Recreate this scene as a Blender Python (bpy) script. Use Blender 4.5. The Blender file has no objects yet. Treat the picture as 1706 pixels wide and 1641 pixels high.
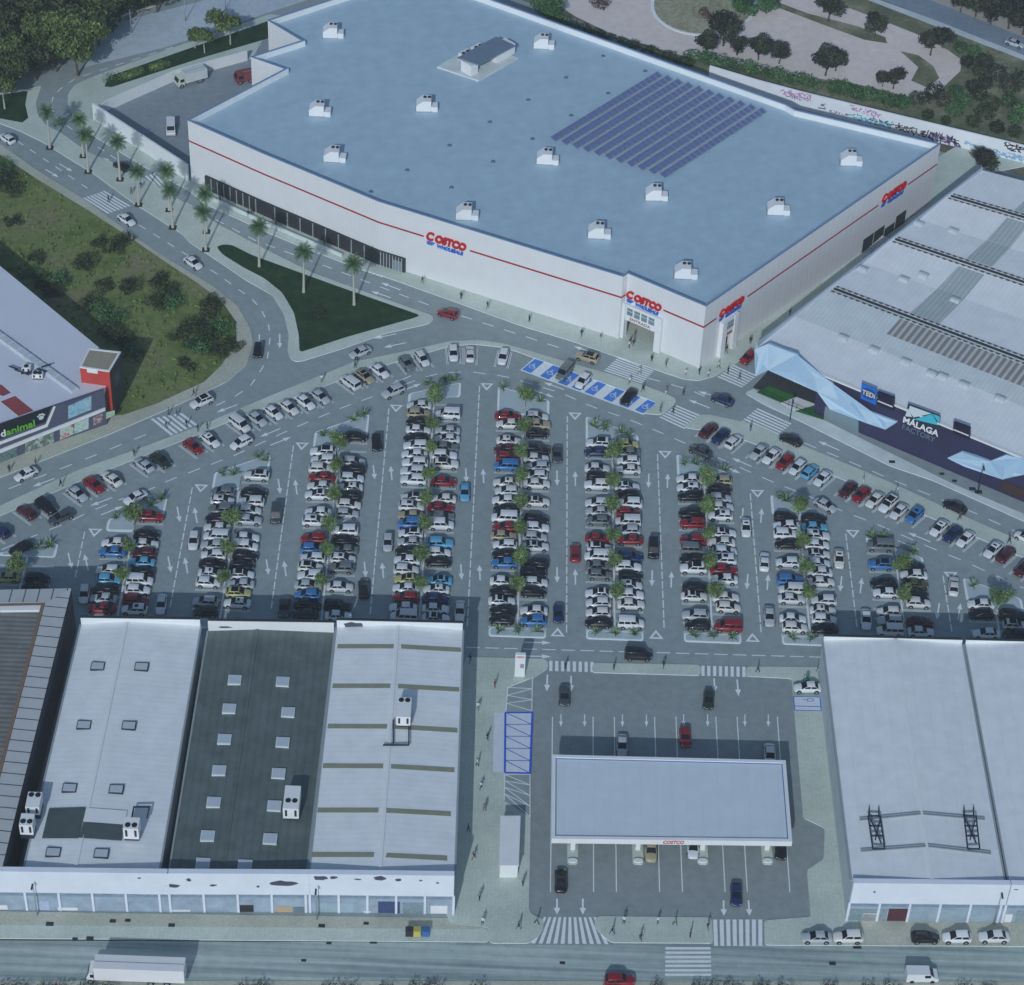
import bpy, bmesh, math, random
from mathutils import Vector, Matrix
R = random.Random(7)
SC = bpy.context.scene
COL = SC.collection
# ------------------------------------------------------------------ camera
CX, CY, F = 853.0, 820.5, 4206.976
RT = Vector((0.99922869, 0.02043435, 0.03353305)); UP = Vector((-0.03853037, 0.67500514, 0.73680626))
FW = Vector((0.00757882, 0.73752999, -0.67527185)); CP = Vector((78.32718, 0.0, 304.67934))
cam = bpy.data.objects.new('camera', bpy.data.cameras.new('camera')); COL.objects.link(cam)
cam.matrix_world = Matrix(((RT.x, UP.x, -FW.x, CP.x), (RT.y, UP.y, -FW.y, CP.y), (RT.z, UP.z, -FW.z, CP.z), (0, 0, 0, 1)))
cam.data.sensor_fit = 'HORIZONTAL'; cam.data.sensor_width = 36; cam.data.lens = F * 36 / 1706
cam.data.clip_start = 5; cam.data.clip_end = 6000
SC.camera = cam
def ray(x, y): return FW + RT * ((x - CX) / F) - UP * ((y - CY) / F)
def at(x, y, z=0.0):
    """the point of the survey photograph (x, y) at height z, in metres"""
    d = ray(x, y); return CP + d * ((z - CP.z) / d.z)
def on_plane(x, y, p0, n):
    d = ray(x, y); return CP + d * ((p0 - CP).dot(n) / d.dot(n))
def pts(L, z=0.0): return [at(x, y, z) for x, y in L]
# ------------------------------------------------------------------ light
ELEV, AZ = math.radians(31.5), math.atan2(-0.175, -0.985)
w = bpy.data.worlds.new('World'); SC.world = w; w.use_nodes = True
nt = w.node_tree; bg = nt.nodes['Background']
sky = nt.nodes.new('ShaderNodeTexSky'); sky.sky_type = 'NISHITA'; sky.sun_disc = False
sky.sun_elevation = ELEV; sky.sun_rotation = AZ % (2 * math.pi)
nt.links.new(sky.outputs[0], bg.inputs[0]); bg.inputs[1].default_value = 0.12
sl = bpy.data.lights.new('sun', 'SUN'); sl.energy = 2.95; sl.angle = math.radians(0.5); sl.color = (1.0, 0.97, 0.96)
so = bpy.data.objects.new('sun', sl); COL.objects.link(so)
sd = Vector((0.175, 0.985, 0)).normalized() * math.cos(ELEV) + Vector((0, 0, -math.sin(ELEV)))
so.rotation_euler = sd.to_track_quat('-Z', 'Y').to_euler()
SC.view_settings.view_transform = 'Standard'; SC.view_settings.look = 'None'
SC.view_settings.exposure = -0.58; SC.view_settings.gamma = 1.0
SC.view_settings.use_white_balance = True; SC.view_settings.white_balance_temperature = 5800; SC.view_settings.white_balance_tint = 2
# ------------------------------------------------------------------ materials
MATS = {}
def nodes_of(m):
    m.use_nodes = True; return m.node_tree, m.node_tree.nodes['Principled BSDF']
def pos_node(t, scale=(1, 1, 1), rot=0.0, local=False):
    if local:
        g = t.nodes.new('ShaderNodeTexCoord'); o = g.outputs['Object']
    else:
        g = t.nodes.new('ShaderNodeNewGeometry'); o = g.outputs['Position']
    mp = t.nodes.new('ShaderNodeMapping'); mp.inputs['Scale'].default_value = scale; mp.inputs['Rotation'].default_value = (0, 0, rot)
    t.links.new(o, mp.inputs['Vector']); return mp.outputs['Vector']
def noise(t, vec, scale, detail=4, rough=.6):
    n = t.nodes.new('ShaderNodeTexNoise'); n.inputs['Scale'].default_value = scale; n.inputs['Detail'].default_value = detail
    n.inputs['Roughness'].default_value = rough; t.links.new(vec, n.inputs['Vector']); return n.outputs['Fac']
def ramp(t, fac, stops):
    r = t.nodes.new('ShaderNodeValToRGB'); e = r.color_ramp.elements
    while len(e) < len(stops): e.new(.5)
    for k, (p, c) in enumerate(stops):
        e[k].position = p; e[k].color = (*c[:3], 1)
    t.links.new(fac, r.inputs[0]); return r.outputs[0]
def mix(t, fac, a, b, mode='MIX'):
    m = t.nodes.new('ShaderNodeMix'); m.data_type = 'RGBA'; m.blend_type = mode
    for s, v in ((0, fac), (6, a), (7, b)):
        if hasattr(v, 'node'): t.links.new(v, m.inputs[s])
        elif s == 0: m.inputs[0].default_value = v
        else: m.inputs[s].default_value = (*v[:3], 1)
    return m.outputs[2]
def sc(c, k): return tuple(min(1, v * k) for v in c)
def mat(name, col, rough=.6, var=.12, scale=.6, spec=.4, metal=0., coat=0., fine=8., local=False):
    if name in MATS: return MATS[name]
    m = bpy.data.materials.new(name); t, b = nodes_of(m)
    b.inputs['Roughness'].default_value = rough; b.inputs['Metallic'].default_value = metal
    b.inputs['Specular IOR Level'].default_value = spec; b.inputs['Coat Weight'].default_value = coat
    if var:
        v = pos_node(t, local=local)
        c = ramp(t, noise(t, v, scale, 5), [(.3, sc(col, 1 - var)), (.7, sc(col, 1 + var))])
        c = mix(t, .35, c, ramp(t, noise(t, v, fine, 2), [(.3, sc(col, 1 - var)), (.7, sc(col, 1 + var))]))
        t.links.new(c, b.inputs['Base Color'])
    else: b.inputs['Base Color'].default_value = (*col, 1)
    MATS[name] = m; return m
def stripes(name, c1, c2, ang, period, duty=.5, soft=.1, rough=.5, bump=0., var=.1, metal=0.):
    """ribs or boards: bands across the horizontal direction ang, in world metres; ang None = across height"""
    m = bpy.data.materials.new(name); t, b = nodes_of(m); b.inputs['Roughness'].default_value = rough; b.inputs['Metallic'].default_value = metal
    g = t.nodes.new('ShaderNodeNewGeometry'); d = t.nodes.new('ShaderNodeVectorMath'); d.operation = 'DOT_PRODUCT'
    d.inputs[1].default_value = (0, 0, 1 / period) if ang is None else (math.cos(ang) / period, math.sin(ang) / period, 0)
    t.links.new(g.outputs['Position'], d.inputs[0])
    fr = t.nodes.new('ShaderNodeMath'); fr.operation = 'FRACT'; t.links.new(d.outputs['Value'], fr.inputs[0])
    c = ramp(t, fr.outputs[0], [(0, c2), (soft * .5, c1), (max(duty - soft * .5, soft * .6), c1), (min(duty + soft * .5, .97), c2), (1, c2)])
    n = ramp(t, noise(t, g.outputs['Position'], .35, 5), [(.3, (1 - var,) * 3), (.7, (1, 1, 1))])
    t.links.new(mix(t, 1, c, n, 'MULTIPLY'), b.inputs['Base Color'])
    if bump:
        bp = t.nodes.new('ShaderNodeBump'); bp.inputs['Distance'].default_value = bump
        t.links.new(fr.outputs[0], bp.inputs['Height']); t.links.new(bp.outputs[0], b.inputs['Normal'])
    MATS[name] = m; return m
def asphalt(name, base, worn, streak=0.0):
    m = bpy.data.materials.new(name); t, b = nodes_of(m); b.inputs['Roughness'].default_value = .85; b.inputs['Specular IOR Level'].default_value = .25
    v = pos_node(t); big = noise(t, v, .045, 6, .65); med = noise(t, v, .6, 5); fine = noise(t, v, 9, 3)
    c = ramp(t, big, [(.32, base), (.68, worn)])
    c = mix(t, .55, c, mix(t, 1, c, ramp(t, med, [(.3, (.78,) * 3), (.7, (1.12,) * 3)]), 'MULTIPLY'))
    c = mix(t, .7, c, mix(t, 1, c, ramp(t, fine, [(.35, (.8,) * 3), (.65, (1.15,) * 3)]), 'MULTIPLY'))
    if streak:
        s = noise(t, pos_node(t, (.02, .9, 1)), 1, 4)
        c = mix(t, streak, c, mix(t, 1, c, ramp(t, s, [(.35, (.6, .66, .68)), (.62, (1.25, 1.28, 1.22))]), 'MULTIPLY'))
    o1 = noise(t, pos_node(t, (1, 1, 1), .4), .23, 3, .55); c = mix(t, ramp(t, o1, [(.60, (0, 0, 0)), (.72, (.22, .22, .22))]), c, sc(base, .68))
    o2 = noise(t, v, 1.7, 2, .5); c = mix(t, ramp(t, o2, [(.68, (0, 0, 0)), (.74, (.5, .5, .5))]), c, sc(base, .5))
    t.links.new(c, b.inputs['Base Color']); MATS[name] = m; return m
def paving(name, base, worn, joint, size):
    m = bpy.data.materials.new(name); t, b = nodes_of(m); b.inputs['Roughness'].default_value = .8; b.inputs['Specular IOR Level'].default_value = .25
    v = pos_node(t); br = t.nodes.new('ShaderNodeTexBrick'); br.inputs['Scale'].default_value = 1 / size; br.inputs['Mortar Size'].default_value = .03
    br.offset = 0
    for k, c in (('Color1', base), ('Color2', sc(base, .93)), ('Mortar', joint)): br.inputs[k].default_value = (*c, 1)
    t.links.new(v, br.inputs['Vector'])
    n = noise(t, v, .12, 6, .65)
    c = mix(t, 1, br.outputs['Color'], ramp(t, n, [(.3, (.82, .84, .82)), (.7, (1.08, 1.08, 1.08))]), 'MULTIPLY')
    c = mix(t, .5, c, mix(t, 1, c, ramp(t, noise(t, v, 2.5, 4), [(.35, worn), (.65, (1.1,) * 3)]), 'MULTIPLY'))
    t.links.new(c, b.inputs['Base Color']); MATS[name] = m; return m
def mottled(name, stops, scale, scale2, rough=.95, con=(.55, 1.3)):
    m = bpy.data.materials.new(name); t, b = nodes_of(m); b.inputs['Roughness'].default_value = rough; b.inputs['Specular IOR Level'].default_value = .15
    v = pos_node(t); c = ramp(t, noise(t, v, scale, 8, .7), stops)
    c = mix(t, .6, c, mix(t, 1, c, ramp(t, noise(t, v, scale2, 4, .7), [(.32, (con[0],) * 3), (.68, (con[1],) * 3)]), 'MULTIPLY'))
    t.links.new(c, b.inputs['Base Color']); MATS[name] = m; return m
A_LOT = asphalt('car park asphalt', (.30, .345, .355), (.335, .38, .39))
A_GAS = asphalt('forecourt asphalt', (.275, .31, .315), (.31, .345, .35))
A_OLD = asphalt('old street asphalt', (.35, .41, .405), (.44, .50, .49), .85)
A_YARD = asphalt('loading yard asphalt', (.27, .31, .34), (.30, .34, .37))
PAV = paving('pale paving', (.62, .67, .61), (.85, .88, .85), (.54, .585, .535), 1.2)
PAVB = paving('beige pavement', (.56, .56, .47), (.72, .74, .72), (.48, .48, .41), .8)
CONC = mat('concrete', (.62, .67, .66), .85, .18, .3, .2)
KERB = mat('kerb stone', (.80, .86, .88), .8, .06, 1.2, .2)
ISLE = mat('island paving', (.45, .53, .56), .85, .1, .5, .2)
LAWN = mottled('dark lawn', [(.3, (.016, .034, .016)), (.55, (.034, .066, .027)), (.75, (.06, .10, .042))], .35, 6)
WILD = mottled('rough grass', [(.26, (.055, .075, .03)), (.40, (.12, .155, .05)), (.52, (.19, .235, .08)), (.62, (.22, .215, .11)), (.68, (.26, .23, .14)), (.82, (.46, .42, .33))], .055, .9)
SAND = mottled('sandy ground', [(.3, (.72, .63, .59)), (.6, (.80, .71, .67)), (.8, (.85, .77, .72))], .06, .5, .95, (.82, 1.08))
SCRUB = mottled('scrub ground', [(.3, (.10, .115, .075)), (.5, (.20, .21, .13)), (.65, (.36, .34, .25)), (.8, (.52, .47, .40))], .1, 1.0)
EARTH = mottled('dry earth', [(.3, (.12, .115, .085)), (.7, (.24, .22, .17))], .03, .6)
PAINT = mat('road paint', (.80, .84, .86), .7, .1, 1.5, .2)
PBLUE = mat('blue bay paint', (.10, .25, .72), .7, .08, .8, .2)
PBLIN = mat('blue line paint', (.05, .12, .62), .7, .08, .8, .2)
WALLW = stripes('white cladding', (.76, .76, .78), (.725, .73, .755), math.radians(-20), .62, .78, .25, .5, .004, .05)
WHITE = mat('white painted metal', (.80, .80, .81), .5, .05, .4)
PARA = mat('white parapet', (.78, .79, .80), .6, .06, .3)
BROOF = stripes('blue roof membrane', (.45, .585, .70), (.475, .605, .72), math.radians(118), 2.4, .9, .1, .55, 0, .14)
REDS = mat('red paint', (.36, .02, .035), .5, .08, 1)
REDL = mat('red lettering', (.50, .012, .02), .4, 0)
BLUEL = mat('blue lettering', (.03, .14, .60), .4, 0)
DARK = mat('dark louvre', (.035, .038, .042), .5, .2, 2)
BLACK = mat('black trim', (.012, .012, .015), .55, 0)
GLASS = mat('dark glass', (.012, .014, .022), .22, 0, spec=.25)
GLASSB = mat('pale glazing', (.20, .27, .30), .15, .1, .5, .6)
GREY = mat('grey metal', (.32, .35, .37), .45, .1, 1, .5)
def solar():
    m = bpy.data.materials.new('solar cells'); t, b = nodes_of(m); b.inputs['Roughness'].default_value = .4; b.inputs['Specular IOR Level'].default_value = .3
    br = t.nodes.new('ShaderNodeTexBrick'); br.offset = 0; br.inputs['Scale'].default_value = 1; br.inputs['Brick Width'].default_value = .52; br.inputs['Row Height'].default_value = .52; br.inputs['Mortar Size'].default_value = .05
    for k, c in (('Color1', (.075, .10, .28)), ('Color2', (.10, .13, .33)), ('Mortar', (.30, .34, .55))): br.inputs[k].default_value = (*c, 1)
    t.links.new(pos_node(t, local=True), br.inputs['Vector']); t.links.new(br.outputs['Color'], b.inputs['Base Color']); return m
PANEL = solar()
TYRE = mat('tyre rubber', (.015, .015, .017), .8, 0); RIM = mat('wheel rim', (.5, .5, .52), .3, 0, metal=.7)
TRUNK = mat('pale bark', (.46, .45, .40), .9, .15, 3); BARK = mat('dark bark', (.10, .08, .06), .9, .2, 3)
def leaf(name, c, rough=.6):
    m = bpy.data.materials.new(name); t, b = nodes_of(m); b.inputs['Roughness'].default_value = rough; b.inputs['Specular IOR Level'].default_value = .25
    v = pos_node(t); t.links.new(ramp(t, noise(t, v, .9, 5), [(.3, sc(c, .6)), (.7, sc(c, 1.35))]), b.inputs['Base Color'])
    MATS[name] = m; return m
LF = {k: (leaf(k + ' leaf', a), leaf(k + ' pale leaf', b), leaf(k + ' deep leaf', c)) for k, a, b, c in (
    ('park', (.045, .05, .032), (.075, .08, .05), (.026, .03, .022)),
    ('wood', (.12, .165, .05), (.20, .255, .08), (.06, .085, .035)),
    ('lot', (.18, .26, .085), (.27, .36, .14), (.11, .165, .06)),
    ('palm', (.11, .18, .08), (.18, .26, .12), (.065, .115, .055)),
    ('yucca', (.19, .29, .15), (.30, .40, .23), (.09, .16, .09)),
    ('hedge', (.08, .16, .06), (.13, .23, .09), (.045, .09, .04)),
    ('scrub', (.05, .066, .028), (.085, .105, .042), (.03, .04, .02)),
    ('rust', (.10, .055, .05), (.15, .085, .07), (.06, .03, .03)))}
# ------------------------------------------------------------------ mesh helpers
class MB:
    def __init__(s): s.v, s.f, s.m, s.sm = [], [], [], []
    def face(s, P, m=0, smooth=False):
        n = len(s.v); s.v += [tuple(p) for p in P]; s.f.append(tuple(range(n, n + len(P)))); s.m.append(m); s.sm.append(smooth)
    def grid(s, rings, m=0, close=True, smooth=True, caps=False):
        n = len(s.v); k = len(rings[0])
        for r in rings: s.v += [tuple(p) for p in r]
        for i in range(len(rings) - 1):
            for j in range(k if close else k - 1):
                a, b = n + i * k + j, n + i * k + (j + 1) % k
                s.f.append((a, b, b + k, a + k)); s.m.append(m); s.sm.append(smooth)
        if caps:
            s.f.append(tuple(range(n + k - 1, n - 1, -1))); s.f.append(tuple(range(n + (len(rings) - 1) * k, n + len(rings) * k)))
            s.m += [m, m]; s.sm += [False, False]
    def prism(s, poly, z0, z1, m=0, mtop=None, bottom=True):
        P = [Vector((p[0], p[1], 0)) for p in poly]; n = len(P)
        if sum(P[i].x * P[(i + 1) % n].y - P[(i + 1) % n].x * P[i].y for i in range(n)) < 0: P.reverse()
        b = len(s.v)
        s.v += [(p.x, p.y, z0) for p in P] + [(p.x, p.y, z1) for p in P]
        for i in range(n):
            j = (i + 1) % n; s.f.append((b + i, b + j, b + n + j, b + n + i)); s.m.append(m); s.sm.append(False)
        s.f.append(tuple(range(b + n, b + 2 * n))); s.m.append(m if mtop is None else mtop); s.sm.append(False)
        if bottom: s.f.append(tuple(range(b + n - 1, b - 1, -1))); s.m.append(m); s.sm.append(False)
    def box(s, c, size, rz=0.0, m=0, taper=1.0):
        cx, cy, cz = c; a, b, h = size[0] / 2, size[1] / 2, size[2]
        co, si = math.cos(rz), math.sin(rz)
        def q(x, y, z): return (cx + x * co - y * si, cy + x * si + y * co, z)
        lo = [q(-a, -b, cz), q(a, -b, cz), q(a, b, cz), q(-a, b, cz)]
        hi = [q(-a * taper, -b * taper, cz + h), q(a * taper, -b * taper, cz + h), q(a * taper, b * taper, cz + h), q(-a * taper, b * taper, cz + h)]
        n = len(s.v); s.v += lo + hi
        for f in ((3, 2, 1, 0), (4, 5, 6, 7), (0, 1, 5, 4), (1, 2, 6, 5), (2, 3, 7, 6), (3, 0, 4, 7)):
            s.f.append(tuple(n + i for i in f)); s.m.append(m); s.sm.append(False)
    def tube(s, p, q, r0, r1=None, seg=8, m=0, caps=True):
        p, q = Vector(p), Vector(q); r1 = r0 if r1 is None else r1
        d = (q - p).normalized(); a = d.orthogonal().normalized(); b = d.cross(a)
        s.grid([[o + (a * math.cos(t) + b * math.sin(t)) * r for t in (2 * math.pi * k / seg for k in range(seg))] for o, r in ((p, r0), (q, r1))], m, True, True, caps)
    def beam(s, p, q, wd, h, m=0):
        """a box-section bar from p to q, wd wide and h high, standing on p and q"""
        p, q = Vector(p), Vector(q); d = q - p; n = Vector((-d.y, d.x, 0)).normalized() * (wd / 2); u = Vector((0, 0, h))
        r = [[p + n, p - n, p - n + u, p + n + u], [q + n, q - n, q - n + u, q + n + u]]
        s.grid(r, m, True, False, True)
    def build(s, name, mats, parent=None, loc=None):
        me = bpy.data.meshes.new(name); me.from_pydata(s.v, [], s.f)
        for x in (mats if isinstance(mats, (list, tuple)) else [mats]): me.materials.append(x)
        me.polygons.foreach_set('material_index', s.m); me.polygons.foreach_set('use_smooth', s.sm); me.update()
        return link(name, me, parent, loc)
def link(name, me, parent=None, loc=None):
    o = bpy.data.objects.new(name, me); COL.objects.link(o)
    if loc is not None: o.location = loc
    if parent is not None: o.parent = parent
    return o
def tag(o, label, cat, group=None):
    o['label'] = label; o['category'] = cat
    if group: o['group'] = group
    return o
def empty(name, loc=(0, 0, 0), rz=0.0, label=None, cat=None, group=None):
    o = bpy.data.objects.new(name, None); COL.objects.link(o); o.location = loc; o.rotation_euler = (0, 0, rz); o.empty_display_size = .5
    if label: tag(o, label, cat, group)
    return o
KIDS = {}
def freeze(root):
    def rec(o): return (o, [rec(c) for c in o.children])
    KIDS[root.name] = rec(root)
def dup(root, loc, rz=0.0, s=1.0, paint=None):
    def rec(nd, par):
        o, ch = nd; c = o.copy(); COL.objects.link(c)
        if par is not None: c.parent = par
        if paint and c.type == 'MESH' and c.name.startswith(('body', 'roof_box')): c.material_slots[0].material = paint
        for x in ch: rec(x, c)
        return c
    c = rec(KIDS[root.name], None); c.location = loc; c.rotation_euler = (0, 0, rz); c.scale = (s, s, s); return c
def hide_proto(root):
    """take a prototype and its parts out again once its copies stand"""
    def rec(nd):
        for x in nd[1]: rec(x)
        bpy.data.objects.remove(nd[0])
    rec(KIDS[root.name])
def structure(name, mb, mats):
    o = mb.build(name, mats); o['kind'] = 'structure'; return o
def sheet(name, poly, z, m, holes=()):
    mb = MB(); P = pts(poly, z); mb.prism(P, z - .02, z, bottom=False); return structure(name, mb, m)
def rounded(P, r=1.2, n=4):
    """round the corners of a polygon of world points"""
    out = []; k = len(P)
    for i in range(k):
        a, b, c = P[i - 1], P[i], P[(i + 1) % k]
        u, v = (a - b), (c - b); d = min(r, u.length * .4, v.length * .4); u, v = b + u.normalized() * d, b + v.normalized() * d
        for j in range(n + 1):
            t = j / n; out.append(u * (1 - t) ** 2 + b * 2 * t * (1 - t) + v * t * t)
    return out
ORD = 'first second third fourth fifth sixth seventh eighth ninth tenth eleventh twelfth thirteenth fourteenth fifteenth sixteenth seventeenth eighteenth nineteenth twentieth'.split()
def nth(n):
    if n <= 20: return ORD[n - 1]
    return 'twenty-' + ORD[n - 21] if n < 30 else 'thirtieth' if n == 30 else 'thirty-' + ORD[n - 31] if n < 40 else 'fortieth' if n == 40 else 'forty-' + ORD[n - 41]
def bool_cut(o, cutters):
    for c in cutters:
        me = bpy.data.meshes.new('cutter'); mb = MB(); mb.box(*c); me.from_pydata(mb.v, [], mb.f); co = bpy.data.objects.new('cutter', me); COL.objects.link(co)
        md = o.modifiers.new('cut', 'BOOLEAN'); md.operation = 'DIFFERENCE'; md.object = co; md.solver = 'EXACT'
        dg = bpy.context.evaluated_depsgraph_get(); nm = bpy.data.meshes.new_from_object(o.evaluated_get(dg)); o.modifiers.clear(); o.data = nm
        bpy.data.objects.remove(co)
def text_mesh(s, size, bold=.0, shear=0., depth=.06, space=1.0):
    cu = bpy.data.curves.new('lettering', 'FONT'); cu.body = s; cu.size = size; cu.offset = bold; cu.shear = shear; cu.extrude = depth / 2
    cu.align_x = 'CENTER'; cu.align_y = 'CENTER'; cu.space_character = space; cu.resolution_u = 3
    o = bpy.data.objects.new('lettering', cu); COL.objects.link(o)
    me = bpy.data.meshes.new_from_object(o.evaluated_get(bpy.context.evaluated_depsgraph_get())); bpy.data.objects.remove(o); return me
def wall_text(name, s, c, right, size, m, parent, out=.06, upv=None, fit=None, **kw):
    """raised lettering centred on c of a wall whose width runs along right"""
    me = text_mesh(s, size, **kw); me.materials.clear(); me.materials.append(m)
    if fit:
        xs = [v.co.x for v in me.vertices]; k = fit / (max(xs) - min(xs)); x0 = (max(xs) + min(xs)) / 2
        for v in me.vertices: v.co.x = (v.co.x - x0) * k
    r = Vector(right).normalized(); u = Vector(upv).normalized() if upv else Vector((0, 0, 1)); n = r.cross(u)
    o = link(name, me, parent); o.matrix_world = Matrix(((r.x, u.x, n.x, c[0] + n.x * out), (r.y, u.y, n.y, c[1] + n.y * out), (r.z, u.z, n.z, c[2] + n.z * out), (0, 0, 0, 1)))
    return o
# ================================================================== setting
g = MB(); g.face([(-1500, -400, -.12), (1600, -400, -.12), (1600, 2400, -.12), (-1500, 2400, -.12)]); structure('ground', g, EARTH)
hz = MB(); hz.box((50, 1000, -1.2), (3140, 2840, 312)); haze = hz.build('haze', [bpy.data.materials.new('haze air')]); haze['kind'] = 'stuff'; tag(haze, 'thin pale blue haze added over the whole site', 'haze')  # added air volume that lifts the darks like a thin veil
hm = haze.data.materials[0]; hm.use_nodes = True; ht = hm.node_tree; ht.nodes.clear(); ho = ht.nodes.new('ShaderNodeOutputMaterial'); hv = ht.nodes.new('ShaderNodeVolumePrincipled')
hv.inputs['Color'].default_value = (.84, .92, 1, 1); hv.inputs['Density'].default_value = .00018; hv.inputs['Anisotropy'].default_value = .1; ht.links.new(hv.outputs[0], ho.inputs['Volume'])
sheet('car_park_surface', [(-120, 176), (60, 104), (170, 90), (190, 34), (360, -40), (620, -90), (1560, 250), (1850, 340), (1850, 1580), (-120, 1560)], 0, A_LOT)
sheet('street', [(-200, 1566), (2000, 1576), (2050, 1720), (-250, 1710)], .004, A_OLD)
road_top = sheet('road', [(168, 45), (352, -3), (620, -90), (700, -60), (450, 20), (285, 76), (140, 112), (150, 80)], .006, asphalt('sunlit worn asphalt', (.42, .49, .56), (.56, .62, .68)))  # paler, bluer asphalt than the car park
def kerbed(name, polys, m=PAV, z=.12, r=.8):
    mb = MB()
    for L in polys: mb.prism(rounded(pts(L), r), -.05, z, 1, 0, False)
    return structure(name, mb, [m, KERB])
# promenade with the palms and the triangular lawn
kerbed('promenade_pavement', [[(-40, 196), (0, 206), (34, 219), (71, 237), (112, 263), (156, 290), (224, 340), (303, 390), (316.6, 405), (361, 434), (411.6, 468.6), (454, 492), (473, 524), (481, 558), (479, 585), (484, 598), (492, 603), (504, 602), (578, 579), (644, 555.6), (697, 544), (715, 540), (723, 532), (718, 525), (702, 520), (631, 495), (525, 457), (450, 420), (369, 377), (264, 311), (200, 277), (145, 253), (105, 224), (76, 208), (63, 190), (60, 172), (66, 153), (70, 143), (40, 150), (-40, 152)]])
kerbed('building_pavement', [[(113, 171), (121, 195), (142, 219), (185, 245), (240, 278), (311, 316), (343, 341), (450, 390), (494, 408), (594, 447), (639, 461), (740, 497), (870, 544), (950, 568), (1025, 594), (1085, 614), (1138, 632), (1164, 635), (1191, 627), (1230, 603), (1262, 582), (1440, 444), (1640, 290), (1725, 274), (1600, 240), (1500, 300), (1310, 275), (700, 60), (450, 24), (285, 81), (158, 127), (124, 142), (113, 158)]])
sheet('yard_surface', [(157, 199), (318, 302), (480, 180), (520, 90), (440, 62), (420, 98), (293, 132), (175, 184)], .135, A_YARD)
sheet('lawn', [(174, 144), (182, 127), (446, 35), (470, 30), (446, 64), (330, 98), (186, 145)], .15, LAWN)
sheet('lawn', [(-60, 168), (0, 158), (46, 151), (42, 174), (47, 196), (37, 204), (0, 197), (-60, 186)], .15, LAWN)
mb = MB(); mb.prism(rounded(pts([(361, 412), (372, 408), (386, 409), (420, 426), (560, 477), (700, 526), (688, 531), (578, 562), (499, 588), (498, 560), (490, 522), (470, 488), (440, 464), (405, 446), (370, 424)]), 1), .1, .16); structure('lawn', mb, LAWN)
# west hill with rough grass, and its pavement
west_edge = [(-60, 232), (0, 258), (60, 298), (140, 347), (219, 398), (274, 436), (330, 473), (369, 502), (393, 536), (394, 569), (370, 608), (340, 637), (264, 672), (205, 692)]
road_edge = [(-60, 212), (0, 240), (60, 283), (140, 332), (229, 398), (280, 432), (356, 478), (396, 510), (417, 547), (422, 571), (411, 608), (377, 637), (316, 666), (250, 695), (182, 724), (0, 796), (-60, 820)]
kerbed('roadside_pavement', [road_edge + [(-60, 800), (0, 773), (203, 688)] + west_edge[::-1]], PAVB)
W = pts(west_edge + [(120, 700), (-160, 620), (-160, 200)])
mb = MB(); mb.prism(W, -.1, .14, 0, 0, False); structure('hillside', mb, WILD)
# strip between the street and the car park
kerbed('strip_pavement', [[(-60, 868), (0, 843), (132, 783), (237, 746), (330, 711), (450, 660), (591, 603), (684, 584), (750, 569), (800, 567), (840, 573), (872, 582), (959, 608), (1004, 620), (1060, 638), (1098, 652), (1125, 664), (1126, 672), (1102, 692), (1070, 689), (1096, 672), (1000, 637), (890, 597), (866, 588), (836, 579), (790, 574), (750, 577), (686, 596), (600, 621), (520, 652), (420, 687), (330, 724), (237, 761), (132, 802), (0, 860), (-60, 886)],
  [(1138, 712), (1166, 692), (1180, 691), (1256, 707), (1345, 746), (1472, 799), (1610, 862), (1706, 904), (1800, 946), (1800, 972), (1706, 930), (1546, 861), (1425, 808), (1300, 757), (1200, 718), (1160, 716)]])
kerbed('mall_pavement', [[(1240, 655), (1262, 646), (1372, 700), (1586, 806), (1706, 857), (1850, 920), (1850, 940), (1706, 869), (1554, 801), (1483, 777), (1335, 703), (1272, 674)]], CONC)
# forecourt and its pavements
sheet('forecourt_surface', [(780, 1098), (1372, 1112), (1420, 1540), (1420, 1574), (760, 1574)], .006, A_GAS)
kerbed('forecourt_pavement', [
  [(776, 1095), (905, 1098), (913, 1103), (913, 1114), (888, 1130), (886, 1190), (882, 1290), (884, 1362), (881, 1514), (886, 1524), (904, 1531), (906, 1546), (898, 1560), (882, 1572), (816, 1572), (812, 1545), (750, 1540), (700, 1400)],
  [(997, 1527), (1186, 1529), (1188, 1572), (1018, 1571), (1004, 1560), (991, 1545), (991, 1533)],
  [(990, 1105), (1164, 1108), (1168, 1113), (1166, 1126), (987, 1121), (986, 1112)],
  [(1244, 1111), (1378, 1112), (1430, 1540), (1430, 1575), (1274, 1575), (1273, 1534), (1351, 1528), (1344, 1450), (1372, 1432), (1374, 1380), (1338, 1363), (1326, 1221), (1319, 1131), (1242, 1127)]], PAV, .12, .6)
kerbed('street_pavement', [[(-200, 1516), (700, 1529), (757, 1531), (812, 1545), (790, 1549), (-200, 1540)], [(1400, 1533), (1900, 1540), (1900, 1578), (1274, 1575), (1430, 1574)]], PAVB, .105)
kerbed('kerb_strip', [[(-200, 1634), (2000, 1636), (2000, 1720), (-250, 1710)]], PAVB, .1)
kerbed('outer_pavement', [[(-200, 1540.5), (790, 1549.5), (812, 1546), (816, 1570), (-200, 1562)]], PAV, .11)
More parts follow.
